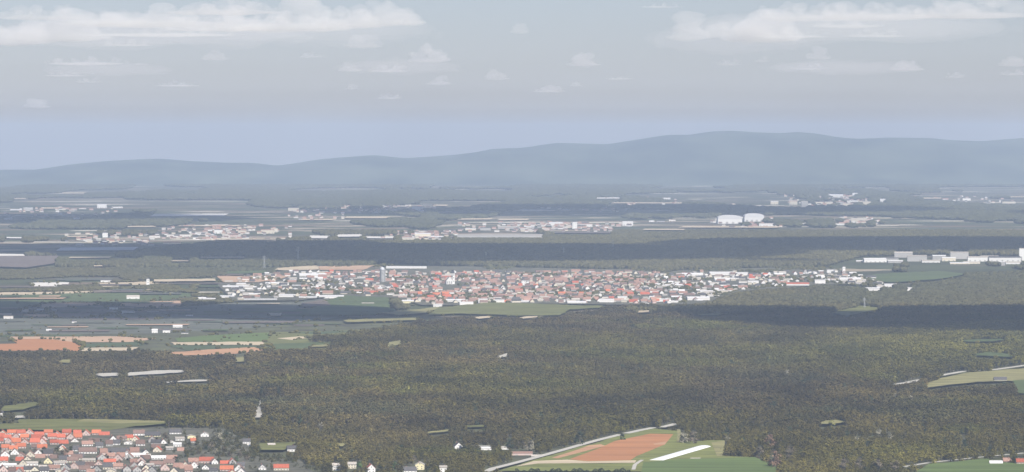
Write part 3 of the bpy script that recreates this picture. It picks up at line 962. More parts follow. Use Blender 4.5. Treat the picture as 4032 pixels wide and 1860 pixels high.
VIL += [('v1', 1260, 580, 150, 'dark', 'white', True), ('v1', 2290, 465, 170, 'brown', 'white', True), ('v1', 1780, 700, 360, 'brown', 'white', False),
        ('v1', 1600, 772, 200, 'dark', 'cream', False), ('v1', 2300, 692, 330, 'dark', 'white', False), ('v1', 980, 900, 170, 'dark', 'yellow', True),
        ('v1', 1220, 930, 260, 'beige', 'white', False), ('v1', 730, 600, 170, 'brown', 'grey', False), ('v1', 400, 850, 150, 'red', 'white', False),
        ('v1', 640, 945, 260, 'beige', 'white', False), ('v1', 200, 985, 260, 'white', 'white', False), ('v1', 60, 880, 200, 'red', 'pink', False),
        ('v1', 300, 720, 190, 'brown', 'white', True), ('v1', 100, 770, 190, 'rose', 'white', True), ('v1', 560, 830, 170, 'brown', 'cream', True),
        ('v1', 820, 790, 190, 'rose', 'cream', False), ('v1', 1000, 680, 170, 'dark', 'grey', False), ('v1', 1480, 880, 220, 'brown', 'cream', False),
        ('v1', 1800, 870, 260, 'beige', 'cream', False), ('v1', 2000, 930, 210, 'rose', 'pink', True), ('v1', 2250, 790, 170, 'rose', 'pink', False),
        ('v1', 2230, 910, 240, 'red', 'white', False), ('v1', 1500, 1010, 220, 'rose', 'pink', True), ('v1', 1100, 1030, 230, 'rose', 'pink', False),
        ('v1', 700, 1050, 190, 'dark', 'cream', True), ('v1', 400, 1060, 230, 'red', 'pink', False), ('v1', 60, 1070, 210, 'brown', 'pink', True),
        ('v1', 900, 1080, 180, 'dark', 'white', False), ('v1', 1720, 1060, 220, 'brown', 'grey', False), ('v1', 1960, 1060, 170, 'dark', 'grey', True),
        ('v1', 2400, 1010, 190, 'rose', 'pink', False), ('v1', 1330, 1100, 180, 'rose', 'grey', True),
        ('v2', 1300, 325, 150, 'beige', 'yellow', True), ('v2', 1530, 295, 180, 'beige', 'white', True), ('v2', 1030, 250, 200, 'dark', 'white', False),
        ('v2', 1105, 362, 150, 'beige', 'white', False), ('v2', 978, 392, 95, 'beige', 'white', True), ('v2', 1070, 466, 130, 'white', 'white', False),
        ('v2', 650, 295, 260, 'dark', 'yellow', False), ('v2', 420, 275, 190, 'brown', 'white', False), ('v2', 250, 345, 130, 'red', 'yellow', False),
        ('v2', 440, 448, 150, 'brown', 'white', False), ('v2', 830, 412, 150, 'brown', 'white', True), ('v2', 640, 390, 130, 'rose', 'grey', True),
        ('v2', 525, 568, 120, 'dark', 'white', True), ('v2', 730, 556, 140, 'red', 'cream', True), ('v2', 110, 585, 300, 'dark', 'white', False),
        ('v2', 930, 520, 120, 'beige', 'grey', False), ('v2', 360, 640, 330, 'white', 'white', False), ('v2', 800, 680, 340, 'white', 'white', False),
        ('v2', 330, 735, 130, 'rose', 'white', False), ('v2', 460, 785, 130, 'brown', 'white', True), ('v2', 200, 845, 120, 'dark', 'yellow', True),
        ('v2', 90, 790, 140, 'rose', 'pink', True), ('v2', 690, 800, 180, 'brown', 'grey', False), ('v2', 930, 770, 180, 'brown', 'cream', False),
        ('v2', 850, 870, 150, 'rose', 'pink', True), ('v2', 1200, 790, 130, 'rose', 'cream', True), ('v2', 1350, 830, 150, 'rose', 'white', True),
        ('v2', 1540, 850, 120, 'dark', 'white', True), ('v2', 1560, 745, 240, 'red', 'pink', False), ('v2', 1690, 760, 110, 'rose', 'white', True),
        ('v2', 1870, 760, 150, 'red', 'grey', False), ('v2', 1900, 880, 220, 'orange', 'pink', False), ('v2', 2110, 880, 150, 'rose', 'white', True),
        ('v2', 1330, 400, 90, 'orange', 'grey', False), ('v2', 1120, 540, 110, 'rose', 'grey', False), ('v2', 1010, 900, 160, 'dark', 'cream', True),
        ('v2', 640, 900, 170, 'dark', 'grey', True), ('v2', 380, 890, 170, 'rose', 'grey', True)]
OUT = [('v2', 2235, 415, 130, 'dark', 'white', False, 'in the clearing right of the near village'), ('v2', 2500, 860, 110, 'beige', 'white', True, 'at the right end of the near village'),
       ('c2', 228, 1192, 125, 'red', 'cream', False, 'standing alone right of the near village'), ('c2', 70, 1188, 62, 'dark', 'white', True, 'between the near village and a red-roofed house'),
       ('c2', 685, 1172, 60, 'beige', 'white', False, 'among trees at the lower edge'), ('c2', 820, 1156, 70, 'beige', 'cream', False, 'among trees at the lower edge'),
       ('c2', 975, 1190, 66, 'red', 'white', True, 'among trees at the lower edge'), ('c2', 1300, 1195, 110, 'dark', 'white', False, 'among trees at the lower edge'),
       ('c2', 1385, 1165, 95, 'beige', 'yellow', True, 'among trees at the lower edge'), ('c2', 1580, 1190, 62, 'beige', 'white', False, 'among trees at the lower edge'),
       ('c2', 315, 1014, 80, 'dark', 'white', False, 'at the wood edge above a red-roofed house'), ('c2', 145, 980, 60, 'beige', 'cream', False, 'at the wood edge above a red-roofed house'),
       ('c2', 1705, 992, 76, 'dark', 'white', True, 'alone in the wood left of the ploughed field'), ('c4', 2110, 1134, 66, 'rose', 'pink', False, 'beside the road at the right lower corner'),
       ('c4', 2215, 1146, 70, 'red', 'pink', False, 'beside the road at the right lower corner')]
def place_house(c, cx, cy, cw, rm, wm, turned, where, group):
    u, v = px(c, cx, cy)
    x, y = ground(u, v)
    x, y = float(x), float(y)
    w = cw / CROPS[c][2] * mpp(y)
    w = max(w, 6.5)
    long_ = max(w, R.uniform(10.5, 14.0))
    rz = R.uniform(-0.12, 0.12) + 0.1
    if turned:                      # gable towards the viewer
        d = min(w, 11.5)
        ww = R.uniform(11, 15)
        rz += math.pi / 2
    else:
        ww, d = w, R.uniform(8.5, 10.5)
    hw = R.choice((3.8, 5.6, 6.0, 6.6)) if ww < 19 else R.choice((5.4, 6.2))
    hr = d * R.uniform(0.40, 0.50) if rm not in ('white', 'beige') else d * R.uniform(0.15, 0.28)
    house(x, y, rz, ww, d, hw, hr, wm, rm, True, where, group=group)
    silhouette(x, y, w, hw + hr, 1.1)
def village_part(u, v):
    if u < 430 and v < 1768:
        return "in the near village's red cluster"
    return "in the near village's right half" if u > 560 else "in the near village's lower left"
# the smaller houses that fill the gaps between them
taken = [px(t[0], t[1], t[2]) for t in VIL]
for i in range(3000):
    if len(VIL) > 178:
        break
    u, v = R.uniform(-60, 960), R.uniform(1735, 1885)
    if u > 640 and v < 1815 or u > 700 and v < 1830:
        continue
    if not inside(np.array([u]), np.array([v]), VILLAGE)[0] or any(abs(u - a) < 23 and abs(v - b) < 9.5 for a, b in taken):
        continue
    taken.append((u, v))
    red = u < 260 and v < 1790
    VIL.append(('n', u, v, R.uniform(26, 44), R.choice(('red', 'orange', 'rose')) if red else R.choices(('rose', 'brown', 'dark', 'beige', 'red'), (30, 25, 18, 17, 10))[0],
                R.choice(('pink', 'white', 'cream')) if red else R.choice(('white', 'cream', 'pink', 'grey')), R.random() < 0.4))
for t in VIL:
    place_house(*t, village_part(*px(*t[:3])), 'houses of the near village')
for t in OUT:
    place_house(*t, 'houses outside the near village')

# ---- the distant town
def town():
    rows = []
    v = 1079.0
    while v < 1204:
        rows.append(v)
        v += 4.7
    cells = []
    for v in rows:
        u = 860 + R.uniform(0, 30)
        while u < 3480:
            x, y = ground(u, v)
            w = R.choice((10, 12, 13, 15, 17, 21, 26)) * R.uniform(0.9, 1.15)
            wp = w / mpp(y)
            uu = u + wp / 2
            vv = v + R.uniform(-2.2, 2.2)
            u += wp * R.uniform(1.05, 1.9)
            if not inside(np.array([uu]), np.array([vv + 2]), TOWN)[0]:
                continue
            core = 1650 < uu < 2590
            left = uu < 1250
            right = uu > 2590
            if R.random() > (0.86 if core else 0.5 if left else 0.62 if right else 0.78):
                continue
            cells.append((uu, vv, w, core, left, right))
    cells.sort(key=lambda c: -c[1])
    stuffW, stuffR = {}, {}
    n = 0
    for uu, vv, w, core, left, right in cells:
        x, y = ground(uu, vv)
        x, y = float(x), float(y)
        if any(inside(np.array([uu]), np.array([vv]), p)[0] for p in KEEPOUT):
            continue
        if core:
            rm = R.choices(('rose', 'red', 'orange', 'brown', 'dark', 'beige'), (42, 7, 3, 18, 9, 21))[0]
            wm = R.choices(('white', 'cream', 'pink', 'grey'), (24, 36, 20, 20))[0]
        elif left:
            rm = R.choices(('rose', 'beige', 'white', 'brown', 'dark'), (14, 34, 24, 14, 14))[0]
            wm = R.choices(('white', 'cream', 'grey'), (50, 25, 25))[0]
        elif right:
            rm = R.choices(('rose', 'beige', 'white', 'brown', 'dark', 'red'), (12, 36, 18, 14, 14, 6))[0]
            wm = R.choices(('white', 'cream', 'grey'), (50, 25, 25))[0]
        else:
            rm = R.choices(('rose', 'red', 'beige', 'white', 'brown', 'dark'), (34, 5, 26, 8, 15, 12))[0]
            wm = R.choices(('white', 'cream', 'pink', 'grey'), (40, 25, 20, 15))[0]
        d = R.uniform(9, 12)
        hw = R.choice((4.5, 6.0, 6.5, 8.0))
        hr = d * (R.uniform(0.42, 0.55) if rm not in ('white', 'beige') else R.uniform(0.15, 0.3))
        rz = 0.15 + R.uniform(-0.15, 0.15) + (math.pi / 2 if R.random() < 0.3 else 0)
        if n < 118:
            part = "town's left front" if uu < 1650 else "town's left-centre front" if uu < 2100 else "town's right-centre front" if uu < 2560 else "town's right front"
            house(x, y, rz, w, d, hw, hr, wm, rm, False, 'in the ' + part, group='houses of the distant town')
        else:
            c, s = math.cos(rz), math.sin(rz)
            for (V, F), bag, key in ((wall_geo(w, d, hw, hr), stuffW, wm), (roof_geo(w, d, hw, hr), stuffR, rm)):
                A = bag.setdefault(key, ([], []))
                k = len(A[0])
                A[0].extend((x + c * p[0] - s * p[1], y + s * p[0] + c * p[1], p[2]) for p in V)
                A[1].extend(tuple(q + k for q in f) for f in F)
        n += 1
    # the houses behind the first three hundred, too small to tell apart
    V, F, mi, mats = [], [], [], []
    for bag, table in ((stuffW, WALL), (stuffR, ROOF)):
        for key, (a, b) in bag.items():
            k = len(V)
            V += a
            F += [tuple(q + k for q in f) for f in b]
            mi += [len(mats)] * len(b)
            mats.append(table[key])
    o = mesh_obj('town_houses', V, F, mats)
    o.data.polygons.foreach_set('material_index', mi)
    tag(o, kind='stuff')
    return n
KEEPOUT = []

# ---- halls, sheds, glasshouses: crop, centre x, base row, width, height (crop pixels)
def hall(c, cx, cy, cw, ch, where, wm='white', rm='white', depth=None, name='hall', noun='hall', look=None, group='halls', cat='hall', pitch=0.12):
    u, v = px(c, cx, cy)
    x, y = (float(a) for a in ground(u, v))
    k = mpp(y) / CROPS[c][2]
    w, h = cw * k, max(ch * k, 3.0)
    d = depth or min(max(w * 0.45, 10), 38)
    hr = min(d * pitch, h * 0.4)
    e = empty(name, (x, y + d / 2, 0), R.uniform(-0.05, 0.08))
    V, F = wall_geo(w, d, h - hr, hr)
    mesh_obj('wall', V, F, WALL[wm], e)
    V, F = roof_geo(w, d, h - hr, hr, 0.35, 0.25)
    mesh_obj('roof', V, F, ROOF[rm], e)
    ng = max(2, min(6, int(w / 14)))
    gw = w / ng * 0.3
    for i in range(ng):             # loading gates along the front
        gx = -w / 2 + (i + 0.5) * w / ng
        V, F = box_geo(gx - gw / 2, gx + gw / 2, -d / 2 - 0.06, -d / 2 + 0.05, 0.0, (h - hr) * 0.35)
        mesh_obj('gate', V, F, WALL['grey'], e)
    tag(e, None, cat, group)
    NAMED.append((e, look or (('long ' if w > 70 else 'small ' if w < 32 else '') + wm), noun, where))
    silhouette(x, y, w, h, 1.05)
    return e
TF, TL, TR = "by the distant town's front edge", 'left of the distant town', 'right of the distant town'
HALLS = [('c6', 1300, 452, 250, 30, TL), ('c6', 330, 350, 270, 26, TL), ('c6', 230, 446, 170, 22, TL), ('c6', 545, 478, 400, 20, TL), ('c6', 840, 452, 150, 40, TL), ('c6', 60, 462, 130, 12, TL),
         ('c6', 1120, 240, 290, 40, TL), ('c6', 955, 334, 105, 18, TL), ('c6', 700, 320, 140, 30, TL), ('c6', 1060, 460, 180, 26, TL), ('c6', 2100, 502, 210, 32, TF, 'yellow'),
         ('c7', 350, 532, 140, 44, TF), ('c7', 520, 512, 95, 56, TF), ('c7', 240, 500, 190, 40, TF), ('c7', 680, 512, 110, 46, TF), ('c7', 905, 504, 200, 30, TF),
         ('c7', 1310, 502, 92, 36, TF), ('c7', 1470, 514, 190, 32, TF), ('c7', 1775, 505, 150, 46, TF), ('c7', 1930, 490, 90, 60, TF), ('c7', 60, 540, 90, 30, TF),
         ('t3', 1400, 300, 360, 60, TR), ('t3', 1900, 290, 420, 70, TR), ('t3', 1950, 382, 350, 60, TR), ('t3', 1500, 720, 380, 80, TR), ('t3', 1640, 585, 220, 50, TR), ('t3', 1160, 460, 230, 50, TR),
         ('t3', 900, 745, 170, 70, TR), ('t3', 1060, 760, 200, 50, TR), ('t3', 2230, 300, 230, 70, TR), ('t3', 2430, 430, 180, 60, TR), ('t3', 760, 690, 180, 60, TR),
         ('c8', 1080, 285, 150, 26, TR, 'white', 'red'), ('t4', 460, 465, 260, 50, TR), ('t4', 90, 500, 130, 60, TR), ('t4', 230, 350, 110, 30, TR), ('t4', 740, 575, 190, 40, TR), ('t4', 1170, 575, 110, 40, TR), ('t4', 950, 530, 150, 40, TR)]
IND = 'in the industrial strip at the right edge'
HALLS += [('c8', 1780, 92, 120, 38, IND), ('c8', 1590, 124, 150, 28, IND), ('c8', 1870, 118, 130, 42, IND), ('c8', 2015, 112, 90, 36, IND), ('c8', 2150, 102, 120, 48, IND), ('c8', 2270, 118, 130, 34, IND),
          ('c8', 2450, 118, 210, 34, IND), ('c8', 2575, 112, 60, 82, IND), ('c8', 2430, 145, 40, 26, IND), ('c8', 1725, 128, 100, 18, IND), ('c8', 2150, 136, 130, 12, IND), ('c8', 2640, 124, 90, 40, IND), ('c8', 1690, 118, 110, 26, IND), ('c8', 1960, 126, 120, 18, IND), ('c8', 2080, 116, 90, 26, IND), ('c8', 2350, 110, 120, 30, IND), ('c8', 2230, 134, 110, 16, IND), ('c8', 2510, 136, 110, 16, IND), ('c8', 1500, 122, 70, 12, IND)]
FL, FC, FR = 'on the far plain at the left', 'on the far plain in the middle', 'on the far plain at the right'
for q in [(765, 420, 70, 30), (880, 420, 80, 12), (210, 442, 70, 25), (620, 428, 50, 9), (60, 505, 60, 12), (560, 505, 80, 12), (2205, 441, 80, 26), (1040, 676, 50, 12), (1160, 642, 80, 14), (1340, 634, 180, 16),
          (1290, 688, 130, 14), (1500, 618, 110, 20), (1640, 612, 60, 32), (1740, 634, 140, 18), (1820, 612, 60, 28), (2010, 612, 100, 32), (2060, 602, 50, 30), (1650, 556, 120, 14), (2130, 652, 70, 12), (330, 490, 60, 10),
          (120, 440, 90, 12), (585, 618, 40, 14), (600, 700, 60, 14)]:
    HALLS.append(('f1', *q, FL))
for q in [(300, 416, 60, 13), (450, 432, 60, 20), (560, 437, 80, 32), (635, 417, 70, 26), (600, 452, 80, 16), (490, 657, 120, 17), (600, 642, 120, 34), (700, 652, 110, 22), (800, 597, 90, 15), (960, 587, 80, 15),
          (1070, 587, 80, 22), (1240, 577, 150, 20), (1400, 572, 80, 16), (1600, 552, 100, 26), (1830, 562, 90, 26), (1960, 567, 80, 16), (2140, 552, 80, 32), (2390, 524, 60, 11), (2320, 524, 40, 11), (2475, 517, 50, 13),
          (1680, 442, 60, 11), (2430, 354, 60, 13), (1340, 212, 40, 10), (1440, 212, 50, 10), (1180, 640, 640, 24)]:
    HALLS.append(('f2', *q, FC))
for q in [(675, 592, 60, 26), (820, 594, 60, 30), (905, 612, 50, 46), (1010, 588, 70, 20), (1090, 588, 60, 18), (1175, 595, 60, 26), (1225, 608, 60, 26), (1270, 572, 80, 16), (1380, 598, 60, 30), (1150, 540, 100, 26), (1290, 524, 40, 20),
          (1500, 574, 40, 26), (1640, 362, 60, 16), (2140, 562, 60, 18), (2460, 584, 100, 20), (490, 407, 150, 20), (1320, 728, 120, 30), (1170, 750, 80, 14), (1450, 729, 40, 16), (620, 756, 120, 22), (870, 380, 80, 12), (360, 598, 40, 14)]:
    HALLS.append(('f3', *q, FR))
FOOT = 'under the hills'
for i in range(26):
    HALLS.append(('f3', R.uniform(1280, 2600) if i < 18 else R.uniform(0, 900), R.uniform(318, 402) if i < 18 else R.uniform(372, 412), R.uniform(26, 75), R.uniform(7, 13), FOOT + (' at the right' if i < 18 else ' right-of-centre')))
for q in HALLS:
    if len(q) == 6 and q[5] not in (TF, TL, TR):
        q = q + (R.choices(('white', 'cream', 'grey'), (40, 35, 25))[0], R.choices(('white', 'beige', 'rose', 'dark'), (40, 34, 16, 10))[0])
    hall(*q)
def far_houses():
    """hamlets on the far plain, each house a few pixels or less"""
    bags = {}
    for c, x0, x1, y0, y1, n in [('f1', 1230, 2180, 555, 660, 150), ('f1', 0, 900, 420, 510, 70), ('f1', 500, 1250, 610, 700, 60), ('f2', 0, 720, 405, 455, 80), ('f2', 880, 2150, 535, 600, 160), ('f2', 300, 850, 600, 660, 70),
                                 ('f3', 760, 1560, 520, 612, 130), ('f3', 1280, 2600, 320, 402, 150), ('f3', 200, 780, 690, 775, 50), ('f3', 1120, 1500, 690, 750, 40), ('f1', 2100, 2576, 420, 520, 40), ('f2', 1500, 2500, 340, 450, 60), ('f3', 1600, 2576, 530, 600, 40)]:
        for i in range(n):
            u, v = px(c, min(max(R.gauss((x0 + x1) / 2, (x1 - x0) / 4), x0), x1), R.uniform(y0, y1))
            x, y = (float(a) for a in ground(u, v))
            w, d, hw = R.uniform(11, 24), R.uniform(9, 13), R.uniform(4, 8)
            rm = R.choice(('rose', 'brown', 'beige', 'dark', 'rose'))
            wm = R.choice(('white', 'cream', 'pink', 'grey'))
            for (V, F), key in ((wall_geo(w, d, hw, d * .4), WALL[wm]), (roof_geo(w, d, hw, d * .4), ROOF[rm])):
                A = bags.setdefault(key.name, ([], [], key))
                k = len(A[0])
                A[0].extend((x + p[0], y + p[1], p[2]) for p in V)
                A[1].extend(tuple(q + k for q in f) for f in F)
            silhouette(x, y, w, hw + d * .4)
    V, F, mi, mats = [], [], [], []
    for a, b, m in bags.values():
        k = len(V)
        V += a
        F += [tuple(q + k for q in f) for f in b]
        mi += [len(mats)] * len(b)
        mats.append(m)
    o = mesh_obj('far_houses', V, F, mats)
    o.data.polygons.foreach_set('material_index', mi)
    tag(o, kind='stuff')
far_houses()
# the pair of great white halls with barrel roofs on the far plain
def barrel_hall(c, cx, cy, cw, ch, where, look):
    u, v = px(c, cx, cy)
    x, y = (float(a) for a in ground(u, v))
    k = mpp(y) / CROPS[c][2]
    w, h = cw * k, ch * k
    d = 70.0
    e = empty('barrel_hall', (x, y + d / 2, 0), 0.05)
    V, F = box_geo(-w / 2, w / 2, -d / 2, d / 2, -0.5, h * 0.55)
    mesh_obj('wall', V, F, WALL['white'], e)
    V, F = [], []
    n = 14
    for yy in (-d / 2 - 0.5, d / 2 + 0.5):
        for i in range(n + 1):
            a = math.pi * i / n
            V.append((-(w / 2 + 0.5) * math.cos(a), yy, h * 0.55 + 0.05 + h * 0.45 * math.sin(a) ** 0.6))
    for i in range(n):
        F.append((i, i + 1, n + 2 + i, n + 1 + i))
    F.append(tuple(range(n, -1, -1)))
    F.append(tuple(range(n + 1, 2 * n + 2)))
    F.append((0, n + 1, 2 * n + 1, n))
    mesh_obj('roof', V, F, ROOF['white'], e)
    for i in range(4):
        gx = -w / 2 + (i + 0.5) * w / 4
        V, F = box_geo(gx - 6, gx + 6, -d / 2 - 0.1, -d / 2 + 0.1, 0, h * 0.22)
        mesh_obj('gate', V, F, WALL['grey'], e)
    tag(e, None, 'hall', 'great white halls')
    NAMED.append((e, look, 'barrel-roofed hall', where))
    silhouette(x, y, w, h, 1.05)
barrel_hall('f3', 335, 738, 185, 66, 'on the far plain', 'broad great white')
barrel_hall('f3', 520, 722, 150, 62, 'on the far plain beside its broader twin', 'narrower great white')

# the town's church
def church():
    u, v = px('t1', 1900, 535)
    x, y = (float(a) for a in ground(u, v))
    e = empty('church', (x, y, 0), 0.12)
    V, F = wall_geo(30, 19, 14, 11)
    # nave, gable towards the viewer
    rot = lambda V: [(-b, a, c) for a, b, c in V]
    mesh_obj('nave', rot(V), F, WALL['white'], e)
    V, F = roof_geo(30, 19, 14, 11, 0.4, 0.4)
    mesh_obj('roof', rot(V), F, ROOF['beige'], e)
    V, F = box_geo(9.8, 15.8, -4, 2, -0.5, 34)
    t = mesh_obj('tower', V, F, WALL['white'], e)
    V = [(9.5, -4.3, 34.05), (16.1, -4.3, 34.05), (16.1, 2.3, 34.05), (9.5, 2.3, 34.05), (12.8, -1, 47)]
    mesh_obj('spire', V, [(0, 3, 2, 1), (0, 1, 4), (1, 2, 4), (2, 3, 4), (3, 0, 4)], ROOF['dark'], t)
    for z in (10, 20, 28):
        V, F = box_geo(11.9, 13.7, -4.12, -3.95, z, z + 3.2)
        mesh_obj('window', V, F, GLASS, t)
    for i in (-5.5, 0, 5.5):
        V, F = box_geo(i - 0.9, i + 0.9, -15.12, -14.95, 5, 12)
        mesh_obj('window', V, F, GLASS, e)
    V, F = box_geo(-1.8, 1.8, -15.15, -14.94, 0, 4.2)
    mesh_obj('door', V, F, DOOR, e)
    tag(e, 'large white church with slim tower standing in the distant town', 'church')
    silhouette(x, y, 44, 40)
    KEEPOUT.append([(u - 36, v - 2), (u + 40, v - 2), (u + 40, v + 22), (u - 36, v + 22)])
church()
def silo():
    u, v = px('t1', 540, 490)
    x, y = (float(a) for a in ground(u, v))
    e = empty('silo', (x, y, 0))
    def lathe(pr, n=20):
        V, F = [], []
        for r, z in pr:
            for i in range(n):
                a = 2 * math.pi * i / n
                V.append((r * math.cos(a), r * math.sin(a), z))
        for j in range(len(pr) - 1):
            for i in range(n):
                k = (i + 1) % n
                F.append((j * n + i, j * n + k, (j + 1) * n + k, (j + 1) * n + i))
        F.append(tuple(range(n - 1, -1, -1)))
        F.append(tuple(range((len(pr) - 1) * n, len(pr) * n)))
        return V, F
    V, F = lathe([(7.2, -0.5), (7.2, 38)])
    mesh_obj('shaft', V, F, CONC, e, smooth=False)
    V, F = lathe([(7.5, 38.02), (7.4, 40), (6.4, 43), (4.5, 45.5), (2.0, 47), (0.3, 47.4)])
    mesh_obj('dome', V, F, STEEL, e, smooth=True)
    V, F = join_geo([box_geo(7.3, 9.8, -2, 2, -0.5, 41), box_geo(7.3, 8.2, -1, 1, 41.05, 44)])
    mesh_obj('lift_shaft', V, F, CONC, e)
    tag(e, 'tall grey domed grain silo at the left side of the distant town', 'silo')
    silhouette(x, y, 20, 46)
    KEEPOUT.append([(u - 20, v - 2), (u + 24, v - 2), (u + 24, v + 16), (u - 20, v + 16)])
silo()
def white_tower(c, cx, cy, cw, ch, label):
    u, v = px(c, cx, cy)
    x, y = (float(a) for a in ground(u, v))
    k = mpp(y) / CROPS[c][2]
    w, h = cw * k, ch * k
    e = empty('tower', (x, y, 0), 0.1)
    V, F = box_geo(-w / 2, w / 2, -w / 2, w / 2, -0.5, h * 0.82)
    b = mesh_obj('wall', V, F, WALL['white'], e)
    o = w / 2 + 0.4
    z = h * 0.82 + 0.05
    V = [(-o, -o, z), (o, -o, z), (o, o, z), (-o, o, z), (0, 0, h)]
    mesh_obj('roof', V, [(0, 3, 2, 1), (0, 1, 4), (1, 2, 4), (2, 3, 4), (3, 0, 4)], ROOF['dark'], e)
    for s in (-0.2, 0.2):
        for q in (0.3, 0.6):
            V, F = box_geo(s * w - 0.7, s * w + 0.7, -w / 2 - 0.08, -w / 2 + 0.05, h * q, h * q + 1.8)
            mesh_obj('window', V, F, GLASS, b)
    tag(e, label, 'tower')
    silhouette(x, y, w, h)
white_tower('t2', 830, 560, 85, 150, 'stout white tower rising amid red roofs in the middle of the town')
white_tower('t4', 378, 372, 34, 110, 'slim white tower at the right end of the distant town')
white_tower('f2', 1740, 575, 36, 62, 'white tower among far pale buildings left of the great barrel-roofed halls')
white_tower('f1', 790, 640, 40, 42, 'small white tower on the far plain at the left')
white_tower('c5', 1258, 372, 26, 62, 'white tower in the fields left of the distant town')

# glasshouses and low farm sheds
hall('t1', 1030, 215, 820, 60, 'behind the left side of the distant town', 'white', 'white', 22, 'greenhouse', 'greenhouse', 'very long white', 'greenhouses', 'greenhouse')
hall('c6', 1670, 522, 125, 26, 'in the green field below the distant town', 'white', 'beige', 14, 'greenhouse', 'greenhouse', 'pale', 'greenhouses', 'greenhouse')
FARM = 'in the fields left of the distant town'
for q in [(1130, 492, 110, 30), (1700, 494, 100, 16), (1085, 615, 110, 22), (1300, 605, 90, 14), (965, 582, 70, 30), (1610, 638, 60, 22), (630, 696, 40, 22), (415, 765, 45, 16), (1315, 782, 50, 34), (1415, 780, 60, 34), (1510, 736, 80, 22),
          (1570, 788, 55, 12), (460, 596, 40, 24), (70, 660, 80, 22), (900, 348, 90, 24), (1135, 398, 40, 14), (340, 590, 60, 24)]:
    hall('c5', *q, FARM, 'white', R.choice(('white', 'beige', 'dark')), None, 'barn', 'barn', None, 'barns', 'barn', 0.3)
hall('c4', 2058, 492, 100, 46, 'on the dry meadow at the right', 'grey', 'dark', 9, 'shed', 'shed', 'dark', 'sheds', 'shed', 0.5)
hall('c4', 2025, 1146, 100, 46, 'on green field at the right lower corner', 'white', 'white', 8, 'shed', 'shed', 'white', 'sheds', 'shed', 0.4)
hall('c3', 2160, 664, 100, 34, 'on the green field below the plastic tunnel', 'white', 'beige', 7, 'shed', 'shed', 'small pale', 'sheds', 'shed', 0.4)
hall('c3', 395, 602, 220, 36, 'beside the path left of the ploughed field', 'pink', 'rose', 9, 'shed', 'shed', 'long low pink', 'sheds', 'shed', 0.3)
hall('c3', 560, 632, 130, 34, 'beside the path left of the ploughed field', 'grey', 'beige', 9, 'shed', 'shed', 'low grey', 'sheds', 'shed', 0.3)
hall('c2', 1935, 1003, 95, 26, 'in the wood left of the ploughed field', 'white', 'white', 8, 'shed', 'shed', 'low white', 'sheds', 'shed', 0.3)
hall('c2', 2095, 1000, 70, 26, 'in the wood left of the ploughed field', 'white', 'beige', 8, 'shed', 'shed', 'low beige-roofed', 'sheds', 'shed', 0.3)
hall('c1', 5, 718, 40, 44, 'at the left edge above the green meadow', 'white', 'dark', 8, 'shed', 'shed', 'white', 'sheds', 'shed', 0.4)

# the long white plastic tunnel beside the ploughed field
def tunnel():
    a = Vector(ground(*px('c3', 1760, 682)))
    b = Vector(ground(*px('c3', 2250, 540)))
    L = (b - a).length
    mid = (a + b) / 2
    ang = math.atan2(b.y - a.y, b.x - a.x)
    e = empty('plastic_tunnel', (mid.x, mid.y, 0), ang)
    m = mat('tunnel_film', (0.78, 0.79, 0.78), rough=0.45, var=0.05, scale=0.1, spec=0.4)
    wd, ht, n = 25.0, 5.5, 10
    V, F = [], []
    for xx in (-L / 2, L / 2):
        for i in range(n + 1):
            q = math.pi * i / n
            V.append((xx, -wd / 2 * math.cos(q), ht * math.sin(q) ** 0.8))
    for i in range(n):
        F.append((i, i + 1, n + 2 + i, n + 1 + i))
    F += [tuple(range(n, -1, -1)), tuple(range(n + 1, 2 * n + 2))]
    mesh_obj('film', V, F, m, e, smooth=False)
    k = int(L / 6)
    for j in range(k + 1):                    # hoops that carry the film
        xx = -L / 2 + j * L / k
        V, F = [], []
        for i in range(n):
            q0, q1 = math.pi * i / n, math.pi * (i + 1) / n
            tri_tube(V, F, (xx, -(wd / 2 + .06) * math.cos(q0), (ht + .06) * math.sin(q0) ** 0.8), (xx, -(wd / 2 + .06) * math.cos(q1), (ht + .06) * math.sin(q1) ** 0.8), 0.05, 0.05, 4)
        mesh_obj('hoop', V, F, STEEL, e)
    for s in (-1, 1):
        V, F = box_geo(s * L / 2 - 0.05, s * L / 2 + 0.05, -1.6, 1.6, 0, 2.6)
        mesh_obj('door', V, F, WALL['grey'], e)
    tag(e, 'long white plastic tunnel lying beside the ploughed field', 'greenhouse')
    OPEN.append([px('c3', *q) for q in [(1690, 690), (1700, 640), (2170, 500), (2310, 500), (2310, 560), (1850, 700)]])
tunnel()

